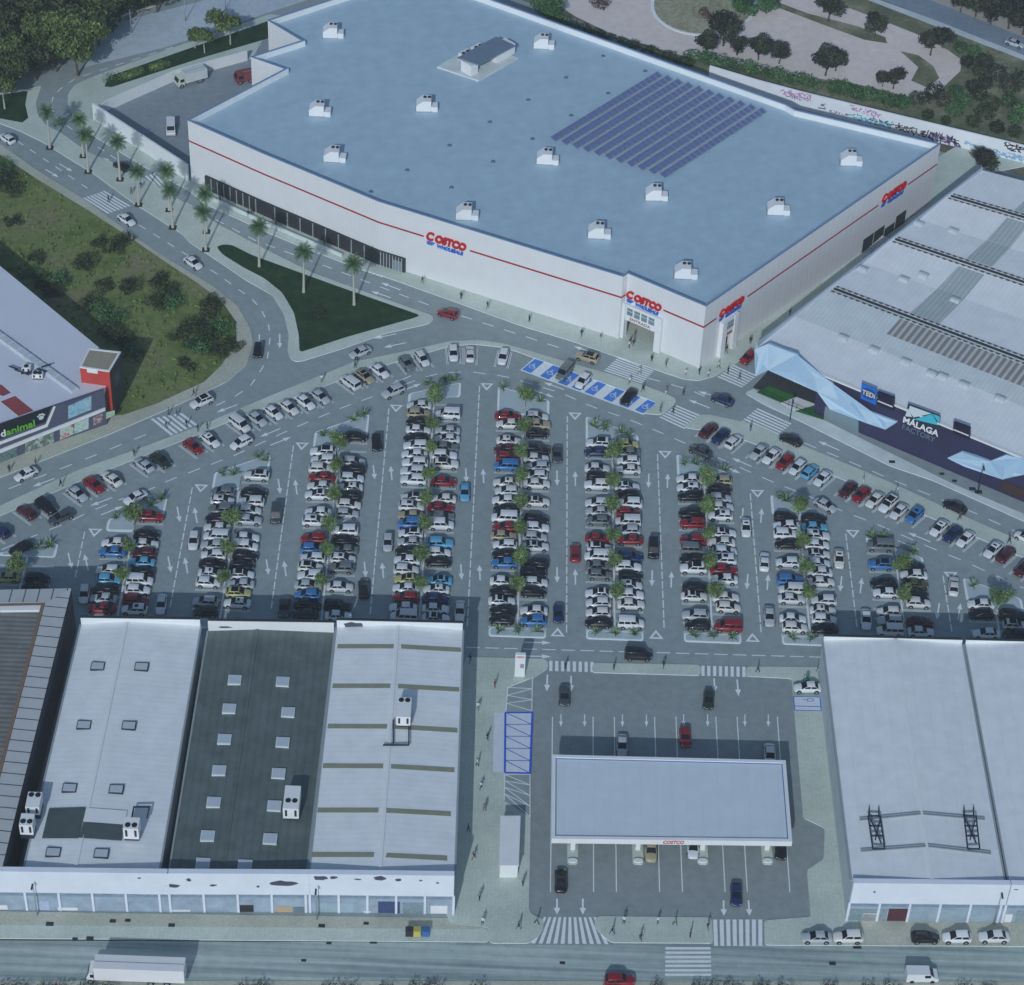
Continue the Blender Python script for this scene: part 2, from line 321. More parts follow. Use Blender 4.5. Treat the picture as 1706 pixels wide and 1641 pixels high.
# north-east: sandy park, scrub and road
sheet('park_ground', [(820, -60), (884, -12), (1140, 108), (1256, 150), (1700, 268), (2300, 420), (2300, -500), (900, -500)], .02, SCRUB)
P = [(905, -8), (960, 28), (1010, 52), (1060, 70), (1120, 88), (1200, 108), (1300, 122), (1420, 138), (1520, 162), (1545, 160), (1575, 142), (1600, 118), (1602, 100), (1580, 84), (1540, 62), (1480, 38), (1400, 8), (1360, -14), (1340, -60), (960, -60)]
sheet('park_path', P, .05, SAND)
mb = MB(); el = [(1172 + 88 * math.cos(t), 8 + 52 * math.sin(t)) for t in (2 * math.pi * k / 40 for k in range(40))]
mb.prism(pts(el), 0, .2); structure('park_kerb', mb, KERB)
sheet('park_island', [(1172 + (x - 1172) * .94, 8 + (y - 8) * .92) for x, y in el], .26, mottled('dry lawn', [(.3, (.28, .27, .17)), (.7, (.46, .44, .32))], .15, 1.2))
sheet('park_bed', [(1295, 3), (1345, 22), (1430, 44), (1475, 62), (1478, 72), (1440, 66), (1380, 44), (1300, 14)], .07, SCRUB)
sheet('park_bed', [(1500, 85), (1530, 92), (1555, 110), (1565, 130), (1545, 146), (1518, 134), (1530, 112)], .07, SCRUB)
sheet('bypass_road', [(1405, -22), (1450, -8), (1560, 34), (1706, 92), (2200, 290), (2250, 250), (1706, 62), (1500, -20)], .06, asphalt('bypass asphalt', (.22, .27, .34), (.28, .33, .40)))
sheet('road_verge', [(1500, -20), (1706, 62), (2250, 250), (2300, 220), (1706, 30), (1520, -40)], .055, mat('pale verge', (.44, .42, .38), .9, .2, .2, .2))
sheet('road_verge', [(1405, -22), (1560, 34), (1706, 92), (2200, 290), (2200, 300), (1706, 100), (1555, 42), (1395, -20)], .055, mat('pale barrier', (.55, .60, .62), .9, .2, .2, .2))
# ------------------------------------------------------------------ islands and rows of the car park
YB = lambda X: 298.97 + .0138 * (X - 83.0)
PITCH = 2.293
ROW = {}
for k, (a, b) in {0: ((60, 880), (20, 1024)), 1: ((224, 876), (196.6, 1024)), 2: ((401, 802.6), (366.8, 1024)), 3: ((556, 840), (536, 1024)), 4: ((709, 876), (699.7, 1027)), 5: ((873, 680), (862.4, 985)), 6: ((1020.7, 850), (1024.7, 1040)), 7: ((1179, 913), (1186, 1037)), 8: ((1334, 869), (1347, 1053)), 9: ((1497, 971), (1503, 1011)), 10: ((1658, 1011), (1665, 1053))}.items():
    ROW[k] = (at(*a).x + at(*b).x) / 2
NL = {0: 6, 1: 9, 2: 14, 3: 19, 4: 25, 5: 24, 6: 21, 7: 17, 8: 13, 9: 10, 10: 4}
NR = {0: 6, 1: 11, 2: 16, 3: 21, 4: 26, 5: 24, 6: 21, 7: 17, 8: 13, 9: 8, 10: 3}
UPPER = {0: ((5, 945), (105, 902)), 1: ((176, 868), (281, 827)), 2: ((352, 790), (455, 756)), 3: ((519, 722), (616, 690)), 4: ((678, 657), (771, 637)), 5: ((826, 643), (917, 668)), 6: ((973, 693), (1064, 726)), 7: ((1123, 756), (1215, 789)), 8: ((1278, 823), (1370, 855)), 9: ((1438, 892), (1538, 930)), 10: ((1601, 962), (1703, 999))}
HALF = 4.85
marks = MB(); isles = MB(); kerbs = MB()
def strip(mb, a, b, wd, z=.012):
    d = (b - a); n = Vector((-d.y, d.x, 0)).normalized() * (wd / 2)
    mb.face([(p.x, p.y, z) for p in (a - n, b - n, b + n, a + n)])
def V3(x, y): return Vector((x, y, 0))
for k, X in ROW.items():
    y0 = YB(X); sgn = {-1: NL[k], 1: NR[k]}
    yl, yr = y0 + NL[k] * PITCH, y0 + NR[k] * PITCH
    strip(marks, V3(X, y0 - .1), V3(X, min(yl, yr)), .32)
    for s in (-1, 1):
        for i in range(sgn[s] + (0 if sgn[s] == NL[k] == NR[k] else 0)):
            y = y0 + i * PITCH
            for dy in (-.15, .15): strip(marks, V3(X + s * .2, y + dy), V3(X + s * HALF, y + dy), .11, .012)
            strip(marks, V3(X + s * HALF, y - .195), V3(X + s * HALF, y + .195), .11, .0165)
    ul, ur = at(*UPPER[k][0]), at(*UPPER[k][1]); xl, xr = X - HALF, X + HALF
    sl_ = (ur.y - ul.y) / (ur.x - ul.x); Yl, Yr = ul.y + sl_ * (xl - ul.x), ul.y + sl_ * (xr - ul.x)
    Q = [V3(xl, yl + .1), V3(X, yl + .1), V3(X, yr + .1), V3(xr, yr + .1), V3(xr, max(Yr, yr + .7)), V3(xl, max(Yl, yl + .7))]
    if abs(yl - yr) < .1: Q = [Q[0], Q[3], Q[4], Q[5]]
    rounded_q = rounded(Q, .7); kerbs.prism(rounded_q, -.05, .13, bottom=False)
    c = sum(Q, Vector()) / len(Q); inner = rounded([p + (c - p).normalized() * .5 for p in Q], .5); isles.prism(inner, .0, .145, bottom=False)
    if k >= 1:
        B = [V3(xl, y0 - 2.2), V3(xr, y0 - 2.2), V3(xr, y0 - .15), V3(xl, y0 - .15)]
        kerbs.prism(rounded(B, .6), -.05, .13, bottom=False); isles.prism(rounded([V3(xl + .3, y0 - 1.95), V3(xr - .3, y0 - 1.95), V3(xr - .3, y0 - .4), V3(xl + .3, y0 - .4)], .5), 0, .145, bottom=False)
structure('island_kerb', kerbs, KERB); structure('traffic_island', isles, ISLE)
# ------------------------------------------------------------------ painted markings
def dashed(mb, L, dash, gap, wd=.22, z=.014):
    P = [at(x, y) for x, y in L]; seg = []
    for a, b in zip(P, P[1:]): seg.append((a, b, (b - a).length))
    tot = sum(s[2] for s in seg)
    def pt(t):
        for a, b, l in seg:
            if t <= l: return a.lerp(b, t / l)
            t -= l
        return seg[-1][1]
    t = 0
    while t + dash < tot:
        strip(mb, pt(t), pt(t + dash), wd, z); t += dash + gap
lane = MB()
dashed(lane, [(29, 235), (90, 276), (158, 322)], 2, 2.2); dashed(lane, [(208, 360), (227, 372), (285, 408), (364, 458), (422, 500), (437, 519), (448, 542), (450, 563), (445, 600), (420, 640), (396, 658), (335, 688)], 2, 2.2)
dashed(lane, [(243, 724), (132, 769), (0, 820), (-50, 840)], 2.4, 2.6)
dashed(lane, [(121, 216), (95, 198), (86, 182), (87, 163), (100, 148), (127, 130), (171, 116), (237, 95), (314, 70)], 2, 2)
dashed(lane, [(142, 232), (171, 250), (195, 266), (236, 292)], 2, 2); dashed(lane, [(283, 322), (346, 359), (428, 402), (552, 447), (615, 471), (684, 497), (736, 516)], 2.2, 2.2)
dashed(lane, [(768, 526), (870, 559), (940, 582), (960, 590)], 2.4, 2.2); dashed(lane, [(1080, 630), (1151, 650), (1241, 692)], 2.4, 2.2)
dashed(lane, [(1340, 738), (1427, 774), (1488, 800), (1572, 834), (1625, 855), (1706, 892), (1760, 916)], 2.4, 2.2)
dashed(lane, [(2, 916), (66, 889), (114, 870), (148, 853), (195, 834), (256, 813), (277, 802), (390, 759), (483, 716), (525, 698), (568, 680), (640, 654), (705, 629), (729, 623), (755, 620), (789, 620), (842, 627), (870, 635), (938, 656), (985, 677), (1046, 698), (1104, 722), (1170, 751), (1285, 802), (1353, 829), (1400, 850), (1467, 876), (1559, 916), (1604, 934), (1694, 975), (1760, 1004)], 2.4, 2.2)
dashed(lane, [(776, 1078.4), (1372, 1095)], 2.3, .9, .2)
for a, b in (((141, 886), (123, 974)), ((320.5, 812), (281, 1024)), ((489, 742), (450, 1028)), ((648, 680), (616.6, 1024)), ((799, 643), (778, 1054)), ((945, 693), (944, 1057)), ((1095.4, 757), (1107, 1061)), ((1250, 822), (1269, 1066)), ((1409, 889), (1429, 1055)), ((1571, 959), (1587, 1060))):
    dashed(lane, [a, b], 1.9, .45, .2)
for x0, x1 in ((920.5, 917), (988, 989), (1023.5, 1027), (1090.5, 1099), (1126, 1137), (1192.5, 1208), (1228, 1245), (1295, 1316)):
    a, b = at(x0, 1194), at(x1, 1486); strip(lane, a, b, .16, .014)
structure('lane_lines', lane, PAINT)
arrows = MB()
def arrow(t, h, wd=.26):
    a, b = at(*t), at(*h); d = (b - a); L = d.length; d.normalize(); n = Vector((-d.y, d.x, 0)); k = b - d * min(1.5, L * .42)
    strip(arrows, a, k, wd, .018); arrows.face([(p.x, p.y, .018) for p in (k - n * wd * 1.9, b, k + n * wd * 1.9)][::-1])
up_down = [(113.5, 921, 147, 950, 27), (295, 844, 328.5, 871, 26), (280, 927, 312.7, 955.5, 27), (463.5, 798, 495, 824, 25), (443.7, 932, 476.7, 960, 26), (636, 771, 653, 800, 24), (622, 775, 653, 800, 24), (607, 936, 639, 963, 26), (776, 780, 806, 805, 24), (767.7, 940, 800, 967, 26), (928, 784, 958.7, 810, 25), (928, 945, 958.7, 974, 26), (1081, 789, 1111.8, 813, 24), (1086.7, 950, 1118, 979, 27), (1238, 846, 1267.4, 871, 24), (1246, 956, 1278, 983, 26), (1402.4, 960, 1433, 988.6, 26), (1565, 1005, 1596, 1032, 27)]
for i, (dx, dy, ux, uy, h) in enumerate(up_down):
    lean = (dx - 973) / 3700 * h
    if i != 5: arrow((dx - lean * 0, dy), (dx - lean, dy + h))
    if i != 6: arrow((ux, uy), (ux + lean, uy - h))
for a in ((99, 273, 121, 286), (75.7, 282, 97.6, 295.5), (190, 273, 172, 263), (667, 483, 635, 471), (651, 496, 618, 485), (660, 556, 623, 564), (676, 571, 639, 579), (466, 556, 466, 580), (432, 557, 432, 574), (685, 626, 653, 640), (672, 650, 702, 639), (467, 714, 433, 728), (450, 742, 485, 728), (396, 674, 361, 687), (91, 797, 54, 811), (187, 829, 150, 843), (168, 858, 206, 843), (989, 588, 956, 577), (940, 649, 906, 637), (889, 650, 923, 662), (1194, 661, 1163, 652), (1183, 680, 1147, 666), (1252, 777, 1219, 763), (1200, 774, 1234, 789), (1398, 750, 1363, 735), (1383, 764, 1347, 750), (1550, 903, 1512, 887), (1496, 901, 1533, 916), (873, 1070, 918, 1071), (875, 1093, 918, 1094), (912, 1124, 911, 1152), (951.6, 1126, 951, 1153), (1189.6, 1130, 1191, 1153), (1228, 1132, 1230.5, 1160), (928, 1497, 928, 1524), (971, 1497, 971, 1524), (1205.4, 1500, 1206, 1526), (1247, 1500, 1248.6, 1526)): arrow(a[:2], a[2:])
for x in (934.5, 974, 1037, 1077, 1139, 1179, 1241, 1280): arrow((x, 1190), (x, 1211), .16)
def tri(x, y, s):
    c = at(x, y)
    for r0, r1 in ((1.0, .58),):
        P = [c + Vector((-1.25, .75, 0)) * 1, c + Vector((1.25, .75, 0)), c + Vector((0, -1.35, 0))]
        if s < 0: P = [c + Vector((1.25, -.75, 0)), c + Vector((-1.25, -.75, 0)), c + Vector((0, 1.35, 0))]
        m = sum(P, Vector()) / 3; I = [m + (p - m) * .5 for p in P]
        for i in range(3):
            j = (i + 1) % 3; arrows.face([(p.x, p.y, .02) for p in (P[i], P[j], I[j], I[i])][::-1])
for x, y in ((158, 886), (335, 812), (503, 742), (660, 679), (811, 643), (958, 692), (1108, 756), (1262, 821), (1421, 888), (1584, 958)): tri(x, y, 1)
for x, y in ((929, 1055), (1093, 1059), (1254, 1064)): tri(x, y, -1)
structure('road_arrows', arrows, PAINT)
cross = MB()
def crosswalk(A, B, C, D, n, duty=.55):
    """n stripes running A-D, laid out from edge AD to edge BC"""
    A, B, C, D = (at(*p) for p in (A, B, C, D))
    for i in range(n):
        t0, t1 = i / (n - 1 + duty), (i + duty) / (n - 1 + duty)
        cross.face([(p.x, p.y, .022) for p in (A.lerp(B, t0), A.lerp(B, t1), D.lerp(C, t1), D.lerp(C, t0))][::-1])
crosswalk((138.5, 330), (174, 318), (217.6, 343), (179.4, 356), 7); crosswalk((215, 302), (258, 288), (281, 314), (247, 326), 7)
crosswalk((250.6, 698), (303, 688), (328.5, 707.4), (285, 726), 6); crosswalk((595.5, 447.5), (636, 462), (650, 454), (610, 440), 7)
crosswalk((1006, 617.6), (1030, 595), (1089, 618), (1069.5, 639), 8); crosswalk((1098.5, 695.5), (1127, 675), (1170, 693), (1140, 715), 7)
crosswalk((1195, 628), (1222.5, 608), (1262, 626), (1236, 646), 7); crosswalk((1230.5, 706), (1262, 680), (1319, 706), (1288, 731), 8)
crosswalk((915, 1101), (989, 1103), (989, 1120), (915, 1118), 8); crosswalk((1168.5, 1109), (1242, 1111), (1242, 1128), (1168.5, 1126), 8)
crosswalk((906, 1528), (993, 1528), (1014, 1573), (885, 1572), 11); crosswalk((1188, 1532), (1270, 1532), (1270, 1576), (1189.6, 1576), 8, .62); crosswalk((1108.6, 1578), (1108, 1626), (1185, 1626), (1184, 1578), 7)
structure('crosswalk_stripes', cross, PAINT)
# disabled bays: blue and white fields with a wheelchair sign
bays = MB(); bw = MB(); icon = MB()
def bpx(x, y): return at(840 + x / 3.791, 400 + y / 3.791)
for i in (0, .95, 1.9, 2.62, 3.32, 4.3, 5.15, 6):
    o = (119 * i, 42.5 * i); q = [bpx(x + o[0], y + o[1]) for x, y in ((195, 750), (253, 769), (168, 840), (112, 818))]
    bays.face([(p.x, p.y, .014) for p in q][::-1]); c = sum(q, Vector()) / 4; ax = (q[0] - q[3]).normalized(); ay = Vector((-ax.y, ax.x, 0))
    def L(u, v): return c + ax * v - ay * u
    def ln(a, b, wd): strip(icon, L(*a), L(*b), wd, .02)
    ln((-.1, .75), (-.1, .5), .3); ln((-.1, .42), (-.1, -.1), .2); ln((-.1, .2), (.35, .2), .15); ln((.0, -.1), (.5, -.1), .17); ln((.5, -.05), (.7, -.6), .17)
    for k in range(7):
        t0, t1 = math.radians(100 + k * 34), math.radians(100 + (k + 1) * 34); ln((-.05 + .5 * math.cos(t0), -.3 + .5 * math.sin(t0)), (-.05 + .5 * math.cos(t1), -.3 + .5 * math.sin(t1)), .13)
q = [bpx(*p) for p in ((200, 735), (972, 1025), (880, 1105), (100, 822))]
bw.face([(p.x, p.y, .009) for p in q][::-1])
structure('disabled_bay_ground', bw, PAINT); structure('disabled_bay_blue', bays, PBLUE); structure('wheelchair_marking', icon, PAINT)
# tanker bay, hatchings and charging bay beside the forecourt
tb = MB(); tw = MB(); q = [at(*p) for p in ((842, 1188), (887, 1188), (883, 1289), (841, 1288))]
tw.face([(p.x, p.y, .125) for p in (at(823, 1188), at(842, 1188), at(840.5, 1288), at(821, 1287))][::-1]); tw.face([(p.x, p.y, .127) for p in q][::-1])
for i in range(4): strip(tb, q[i], q[(i + 1) % 4], .34, .132 + i * .001)
for i in range(5):
    a, b = q[0].lerp(q[3], i / 5), q[1].lerp(q[2], (i + 1) / 5); strip(tb, a, b, .14, .137 + i * .001)
    if i: strip(tb, a, q[1].lerp(q[2], i / 5), .14, .1435)
hat = MB()
for (a, b, c, d), n in ((((846, 1146), (887, 1130), (886, 1185), (843, 1186)), 3), (((841, 1291), (883, 1291), (883, 1362), (840, 1334)), 4)):
    a, b, c, d = (at(*p) for p in (a, b, c, d))
    for e, f_ in ((a, b), (b, c), (d, a)): strip(hat, e, f_, .14, .126)
    for i in range(n): strip(hat, a.lerp(d, i / n), b.lerp(c, (i + 1) / n), .14, .129); strip(hat, a.lerp(d, i / n), b.lerp(c, i / n), .14, .131)
sheet('hatched_area', [(846, 1146), (887, 1130), (886, 1186), (843, 1187)], .123, A_LOT); sheet('hatched_area', [(841, 1290), (883, 1290), (883, 1362), (840, 1334)], .123, A_LOT)
structure('tanker_bay_ground', tw, mat('pale bay paint', (.66, .70, .78), .8, .08, 1)); structure('tanker_bay_lines', tb, PBLIN); structure('hatching_lines', hat, PAINT)
sheet('charging_bay', [(1321, 1134), (1364, 1135), (1366, 1160), (1322, 1159)], .126, mat('pale green bay', (.30, .44, .36), .8, .1, 1))
sheet('charging_bay', [(1322, 1161), (1366, 1162), (1368, 1184), (1324, 1183)], .126, mat('pale bay paint', (.66, .70, .78)))
eb = MB(); q = [at(*p) for p in ((1322, 1161), (1366, 1162), (1368, 1185), (1324, 1184))]
for i in range(4): strip(eb, q[i], q[(i + 1) % 4], .16, .129 + i * .001)
q = [at(*p) for p in ((1323, 1177), (1367, 1178))]; strip(eb, q[0], q[1], .16, .134)
for a, b in (((1337, 1166), (1343, 1166)), ((1345, 1165), (1354, 1165)), ((1345, 1169), (1354, 1169)), ((1345, 1165), (1345, 1169)), ((1354, 1165), (1356, 1167)), ((1356, 1167), (1354, 1169))): strip(eb, at(*a), at(*b), .13, .137)
structure('charging_bay_lines', eb, PBLIN)
# drain covers and patches
dc = MB()
for x, y in ((188, 1535), (213, 1534), (83, 1540), (125, 1565), (150, 1564), (286, 1542), (548, 1571), (622, 1569), (506, 1600), (536, 1543), (610, 1539), (937, 1604), (1387, 1605), (1428, 1577), (1569, 790), (1590, 802), (1620, 815), (1630, 820), (1486, 770)):
    c = at(x, y); a = R.uniform(.5, .9); dc.box((c.x, c.y, .1 if y < 1566 or y > 1630 or y < 900 else -.02), (a * 1.5, a, .035), 0)
structure('drain_covers', dc, mat('iron cover', (.03, .032, .035), .7, .2, 3))
structure('parking_lines', marks, PAINT)
# ================================================================== buildings
def inset(P, d):
    n = len(P); out = []
    for i in range(n):
        a, b, c = P[i - 1], P[i], P[(i + 1) % n]
        u, v = (b - a).normalized(), (c - b).normalized(); nu, nv = Vector((-u.y, u.x, 0)), Vector((-v.y, v.x, 0))
        k = 1 + nu.dot(nv); out.append(b + (nu + nv) * (d / max(k, .3)))
    return out
def ccw(P):
    P = [Vector((p.x, p.y, 0)) for p in P]; n = len(P)
    return P if sum(P[i].x * P[(i + 1) % n].y - P[(i + 1) % n].x * P[i].y for i in range(n)) > 0 else P[::-1]
def ring(mb, P, t, z0, z1, m=0, mtop=None, minner=None):
    I = inset(P, t); n = len(P); b = len(mb.v)
    for L, z in ((P, z0), (P, z1), (I, z1), (I, z0)): mb.v += [(p.x, p.y, z) for p in L]
    for i in range(n):
        j = (i + 1) % n
        for a, c, mm in ((0, 1, m), (1, 2, m if mtop is None else mtop), (2, 3, m if minner is None else minner), (3, 0, m)):
            mb.f.append((b + a * n + i, b + a * n + j, b + c * n + j, b + c * n + i)); mb.m.append(mm); mb.sm.append(False)
    return I
# ---------------------------------------------------------------- the warehouse store
H = 15.0
SP = [(312.5, 200.5), (436, 255), (631, 336), (860, 406.5), (1038, 461), (1046, 455.5), (1176, 510.5), (1567, 240), (1325, 183), (1310, 174), (691, -46), (446, 34), (503, 68), (418, 95), (475, 115)]
WP = ccw(pts(SP, H))
store = empty('warehouse_store', (WP[6].x, WP[6].y, 0), 0, 'huge white warehouse store with blue flat roof and red stripe around its walls', 'warehouse')
def kid(o, par): o.parent = par; o.matrix_parent_inverse = par.matrix_world.inverted() if False else Matrix.Translation(-par.location); return o
mb = MB(); I = ring(mb, WP, .45, -.05, H, 0, 1, 1); wall = kid(mb.build('wall', [WALLW, PARA]), store)
mb = MB(); mb.prism(I, 13.4, 13.75); kid(mb.build('roof', BROOF), store)
rail = MB(); ring(rail, inset(WP, -.06), .34, H + .002, H + .14, 0); kid(rail.build('coping', mat('blue coping', (.17, .27, .46), .5, .05)), store)
def wallpt(i, t, z, out=0.0):
    a, b = WP[i], WP[(i + 1) % len(WP)]; d = (b - a); n = Vector((d.y, -d.x, 0)).normalized(); p = a.lerp(b, t) + n * out; return Vector((p.x, p.y, z))
def seg_t(i, px, py, z):
    """fraction along wall i of photo point at height z"""
    a, b = WP[i], WP[(i + 1) % len(WP)]; d = b - a; n = Vector((d.y, -d.x, 0)).normalized(); p = on_plane(px, py, a, n) - a; return max(-.5, min(1.5, p.dot(d) / d.length_squared)), on_plane(px, py, a, n).z
ZS = 9.9
def stripe_bar(i, t0, t1, z=ZS):
    mb = MB(); a, b = wallpt(i, t0, z, .0), wallpt(i, t1, z, .0); d = (b - a); n = Vector((d.y, -d.x, 0)).normalized()
    P = [a + n * .004, b + n * .004, b + n * .06, a + n * .06]; mb.prism(P, z, z + .36); kid(mb.build('stripe', REDS), store)
stripe_bar(0, 0, 1); stripe_bar(1, 0, 1)
tA, _ = seg_t(2, 706, 397, ZS); stripe_bar(2, 0, tA); tB, _ = seg_t(3, 783, 422, ZS)
tB2, _ = seg_t(2, 783, 422, ZS)
stripe_bar(2, min(tB2, .9), 1); stripe_bar(3, 0, 1)
tC, _ = seg_t(5, 1105, 521, ZS); stripe_bar(5, tC, 1); stripe_bar(4, 0, .8)
tD, _ = seg_t(6, 1193, 533, ZS); stripe_bar(6, 0, max(tD, .04)); tE, _ = seg_t(6, 1245, 497, ZS); tF, _ = seg_t(6, 1463, 341, ZS); tG, _ = seg_t(6, 1513, 306, ZS)
stripe_bar(6, tE, tF); stripe_bar(6, tG, 1); stripe_bar(13, .55, 1); stripe_bar(11, .5, 1)
def sign(i, x0, y0, x1, y1, zc, big):
    """red lettering over blue lettering with lines, between two photo points along wall i"""
    t0, _ = seg_t(i, x0, y0, zc); t1, _ = seg_t(i, x1, y1, zc); a, b = wallpt(i, t0, zc), wallpt(i, t1, zc); c = (a + b) / 2; d = b - a; wd = d.length; d.normalize(); n = Vector((d.y, -d.x, 0))
    s = kid(empty('sign', c), store); s['label'] = 'red store lettering above smaller blue lettering'
    def put(o): o.parent = s; o.matrix_parent_inverse = Matrix.Translation(-c); return o
    hs = wd * .21
    put(wall_text('lettering', 'C', c + Vector((0, 0, hs * .35)) - d * wd * .40, d, hs * 1.5, REDL, None, .16, bold=.06 * hs, shear=.22, depth=.3, fit=wd * .2))
    put(wall_text('lettering', 'OSTCO', c + Vector((0, 0, hs * .3)) + d * wd * .11, d, hs * 1.3, REDL, None, .16, bold=.08 * hs, shear=.22, depth=.3, fit=wd * .78))
    put(wall_text('lettering', 'WHOLESALE', c + Vector((0, 0, -hs * .62)) + d * wd * .1, d, hs * .58, BLUEL, None, .12, bold=.03 * hs, shear=.2, depth=.2, fit=wd * .66))
    for k in range(3):
        m2 = MB(); q = c - d * wd * .49 + Vector((0, 0, -hs * (.42 + .17 * k))); e = q + d * wd * (.2 - .03 * k); m2.beam(q + n * .1, e + n * .1, .1, hs * .1); put(m2.build('bar', BLUEL))
sign(2, 711, 398, 777, 420, 9.9, 1); sign(5, 1044, 497, 1102, 520, 9.7, 1); sign(6, 1199, 516, 1239, 490, 9.9, 1); sign(6, 1470, 327, 1510, 298, 10.2, 1)
# entrances: deep openings cut through the wall, with surrounds, windows and lettering
cut = []; surr = []
for i, (x0, y0), (x1, y1), zt in ((5, (1041, 566), (1090, 590), 4.6), (6, (1201, 590), (1213, 583), 4.2)):
    t0, _ = seg_t(i, x0, y0, 2); t1, _ = seg_t(i, x1, y1, 2); a, b = wallpt(i, t0, 0), wallpt(i, t1, 0); c = (a + b) / 2; d = b - a; ang = math.atan2(d.y, d.x)
    cut.append(((c.x, c.y, -.2), (d.length, 3.0, zt + .2), ang)); surr.append((i, a, b, c, d.length, ang, zt))
bool_cut(wall, cut)
for i, a, b, c, L, ang, zt in surr:
    d = (b - a).normalized(); n = Vector((d.y, -d.x, 0)); e = kid(empty('entrance', c), store)
    def put(o): o.parent = e; o.matrix_parent_inverse = Matrix.Translation(-c); return o
    for s, k in ((-1, a), (1, b)):
        m2 = MB(); q = k + d * s * .7 + n * .35; m2.box((q.x, q.y, 0), (1.3, .9, 8.3), ang); put(m2.build('pillar', PARA))
    m2 = MB(); q = c + n * .3; m2.box((q.x, q.y, zt), (L, .62, 8.25 - zt), ang); put(m2.build('lintel', PARA))
    q = c + n * .62
    for k in range(4):
        for r_ in (0, 1):
            p = c + d * (L * (-.36 + .24 * k)) + n * .62; m2 = MB(); m2.box((p.x, p.y, 5.95 + r_ * 1.05), (L * .19, .06, .9 if r_ == 0 else .6), ang); put(m2.build('window', GLASSB))
    put(wall_text('lettering', 'ENTRADA', Vector((q.x, q.y, zt + .6)), d, .95, mat('dull red lettering', (.25, .06, .08), .5, 0), None, .03, depth=.05, fit=L * .68))
    m2 = MB(); p = c - n * 5; m2.box((p.x, p.y, .13), (L + 3, 9.5, .02), ang); put(m2.build('entrance_floor', PAV))
# dark louvred base along the left of the front, low pale wall before it
for i, (x0, y0), (x1, y1) in ((0, (345, 318), (436, 362)), (1, (436, 362), (628, 437)), (2, (628, 437), (676, 459))):
    t0 = seg_t(i, x0, y0, .5)[0] if i == 0 else 0; t1 = seg_t(i, x1, y1, .5)[0] if i == 2 else 1
    a, b = wallpt(i, t0, .12, .25), wallpt(i, t1, .12, .25); m2 = MB(); m2.beam(a, b, .5, 3.3); kid(m2.build('louvre_band', stripes('dark slats', (.045, .046, .05), (.018, .018, .02), None, .5, .7)), store)
    for k in range(1, 9):
        q = a.lerp(b, k / 9); dq = (b - a).normalized(); nq = Vector((dq.y, -dq.x, 0)); m2 = MB(); q = q + nq * .27; m2.box((q.x, q.y, .12), (.22, .12, 3.3), math.atan2(dq.y, dq.x)); kid(m2.build('band_post', GREY), store)
    if i < 2:
        m2 = MB(); m2.beam(wallpt(i, t0 + .1 if i == 0 else 0, .12, 2.6), wallpt(i, t1 if i == 0 else .75, .12, 2.6), .3, .8); kid(m2.build('ramp_wall', CONC), store)
m2 = MB(); t0, _ = seg_t(2, 656, 451, 1); t1, _ = seg_t(2, 671, 456, 1); a, b = wallpt(2, t0, .15, .54), wallpt(2, t1, .15, .54); m2.beam(a, b, .06, 2.4); kid(m2.build('door', GLASSB), store)
# loading doors on the east wall
t0, _ = seg_t(6, 1436, 416, 2); t1, _ = seg_t(6, 1509, 362, 2)
for k in range(4):
    a, b = wallpt(6, t0 + (t1 - t0) * (k / 4), .15, .06), wallpt(6, t0 + (t1 - t0) * ((k + .9) / 4), .15, .06); m2 = MB(); m2.beam(a, b, .1, 3.2 if k != 2 else 2.0); kid(m2.build('loading_door', DARK), store)
for k in range(9):
    a = wallpt(6, t0 + (t1 - t0) * (.02 + .05 * k), .12, 1.2); m2 = MB(); m2.box((a.x, a.y, .12), (.5, 1.8, .15 + .12 * k), math.atan2(WP[7].y - WP[6].y, WP[7].x - WP[6].x)); kid(m2.build('step', CONC), store)
# rooftop things -----------------------------------------------------------------------------------------
RZ = 13.75
def make_rtu():
    r = empty('rooftop_unit')
    mb = MB(); mb.grid([[(-1.9, y, 0), (.8, y, 0), (.8, y, 2.25), (-.7, y, 2.25), (-1.9, y, 1.25)] for y in (-1.1, 1.1)], 0, True, False, True); mb.build('housing', WHITE, r)
    mb = MB(); mb.box((1.4, -.15, 0), (1.18, 1.7, 1.0)); mb.build('outlet_hood', WHITE, r)
    mb = MB(); mb.box((-.55, 0, -.02), (3.0, 2.5, .12)); mb.build('base', GREY, r)
    for x in (-.35, .45):
        mb = MB(); mb.tube((x, .35, 2.25), (x, .35, 2.42), .3, seg=12); f_ = mb.build('fan', DARK, r)
    freeze(r); return r
rt_ = make_rtu()
units = [(555, 59), (906, 77), (533, 189), (711, 181), (558, 265), (912, 269), (778, 361), (998, 392), (1093, 329), (1296, 353), (1417, 271), (1142, 459)]
for k, (x, y) in enumerate(sorted(units)):
    o = dup(rt_, at(x, y, RZ), R.uniform(-.04, .04), 1.12); tag(o, f'white hooded ventilation unit on the blue roof, {nth(k + 1)} counted from the west end', 'ventilation unit', 'ventilation units on the blue roof')
hide_proto(rt_)
vents = [(816, 204), (749, 243), (821.5, 270), (678.5, 284), (752, 313), (618, 320), (1005, 94), (1075, 119), (943, 130), (1013, 156), (880, 167), (951.6, 193), (887, 232)]
for k, (x, y) in enumerate(sorted(vents)):
    mb = MB(); mb.box((0, 0, 0), (.9, .5, .22), 0, 0, .7); mb.box((0, 0, .2), (.5, .3, .15), 0, 0)
    o = mb.build('roof_drain', mat('drain blue', (.08, .14, .24), .6, .1), None, at(x, y, RZ)); tag(o, f'small dark roof drain on the blue roof, {nth(k + 1)} counted from the west end', 'roof drain', 'roof drains on the blue roof')
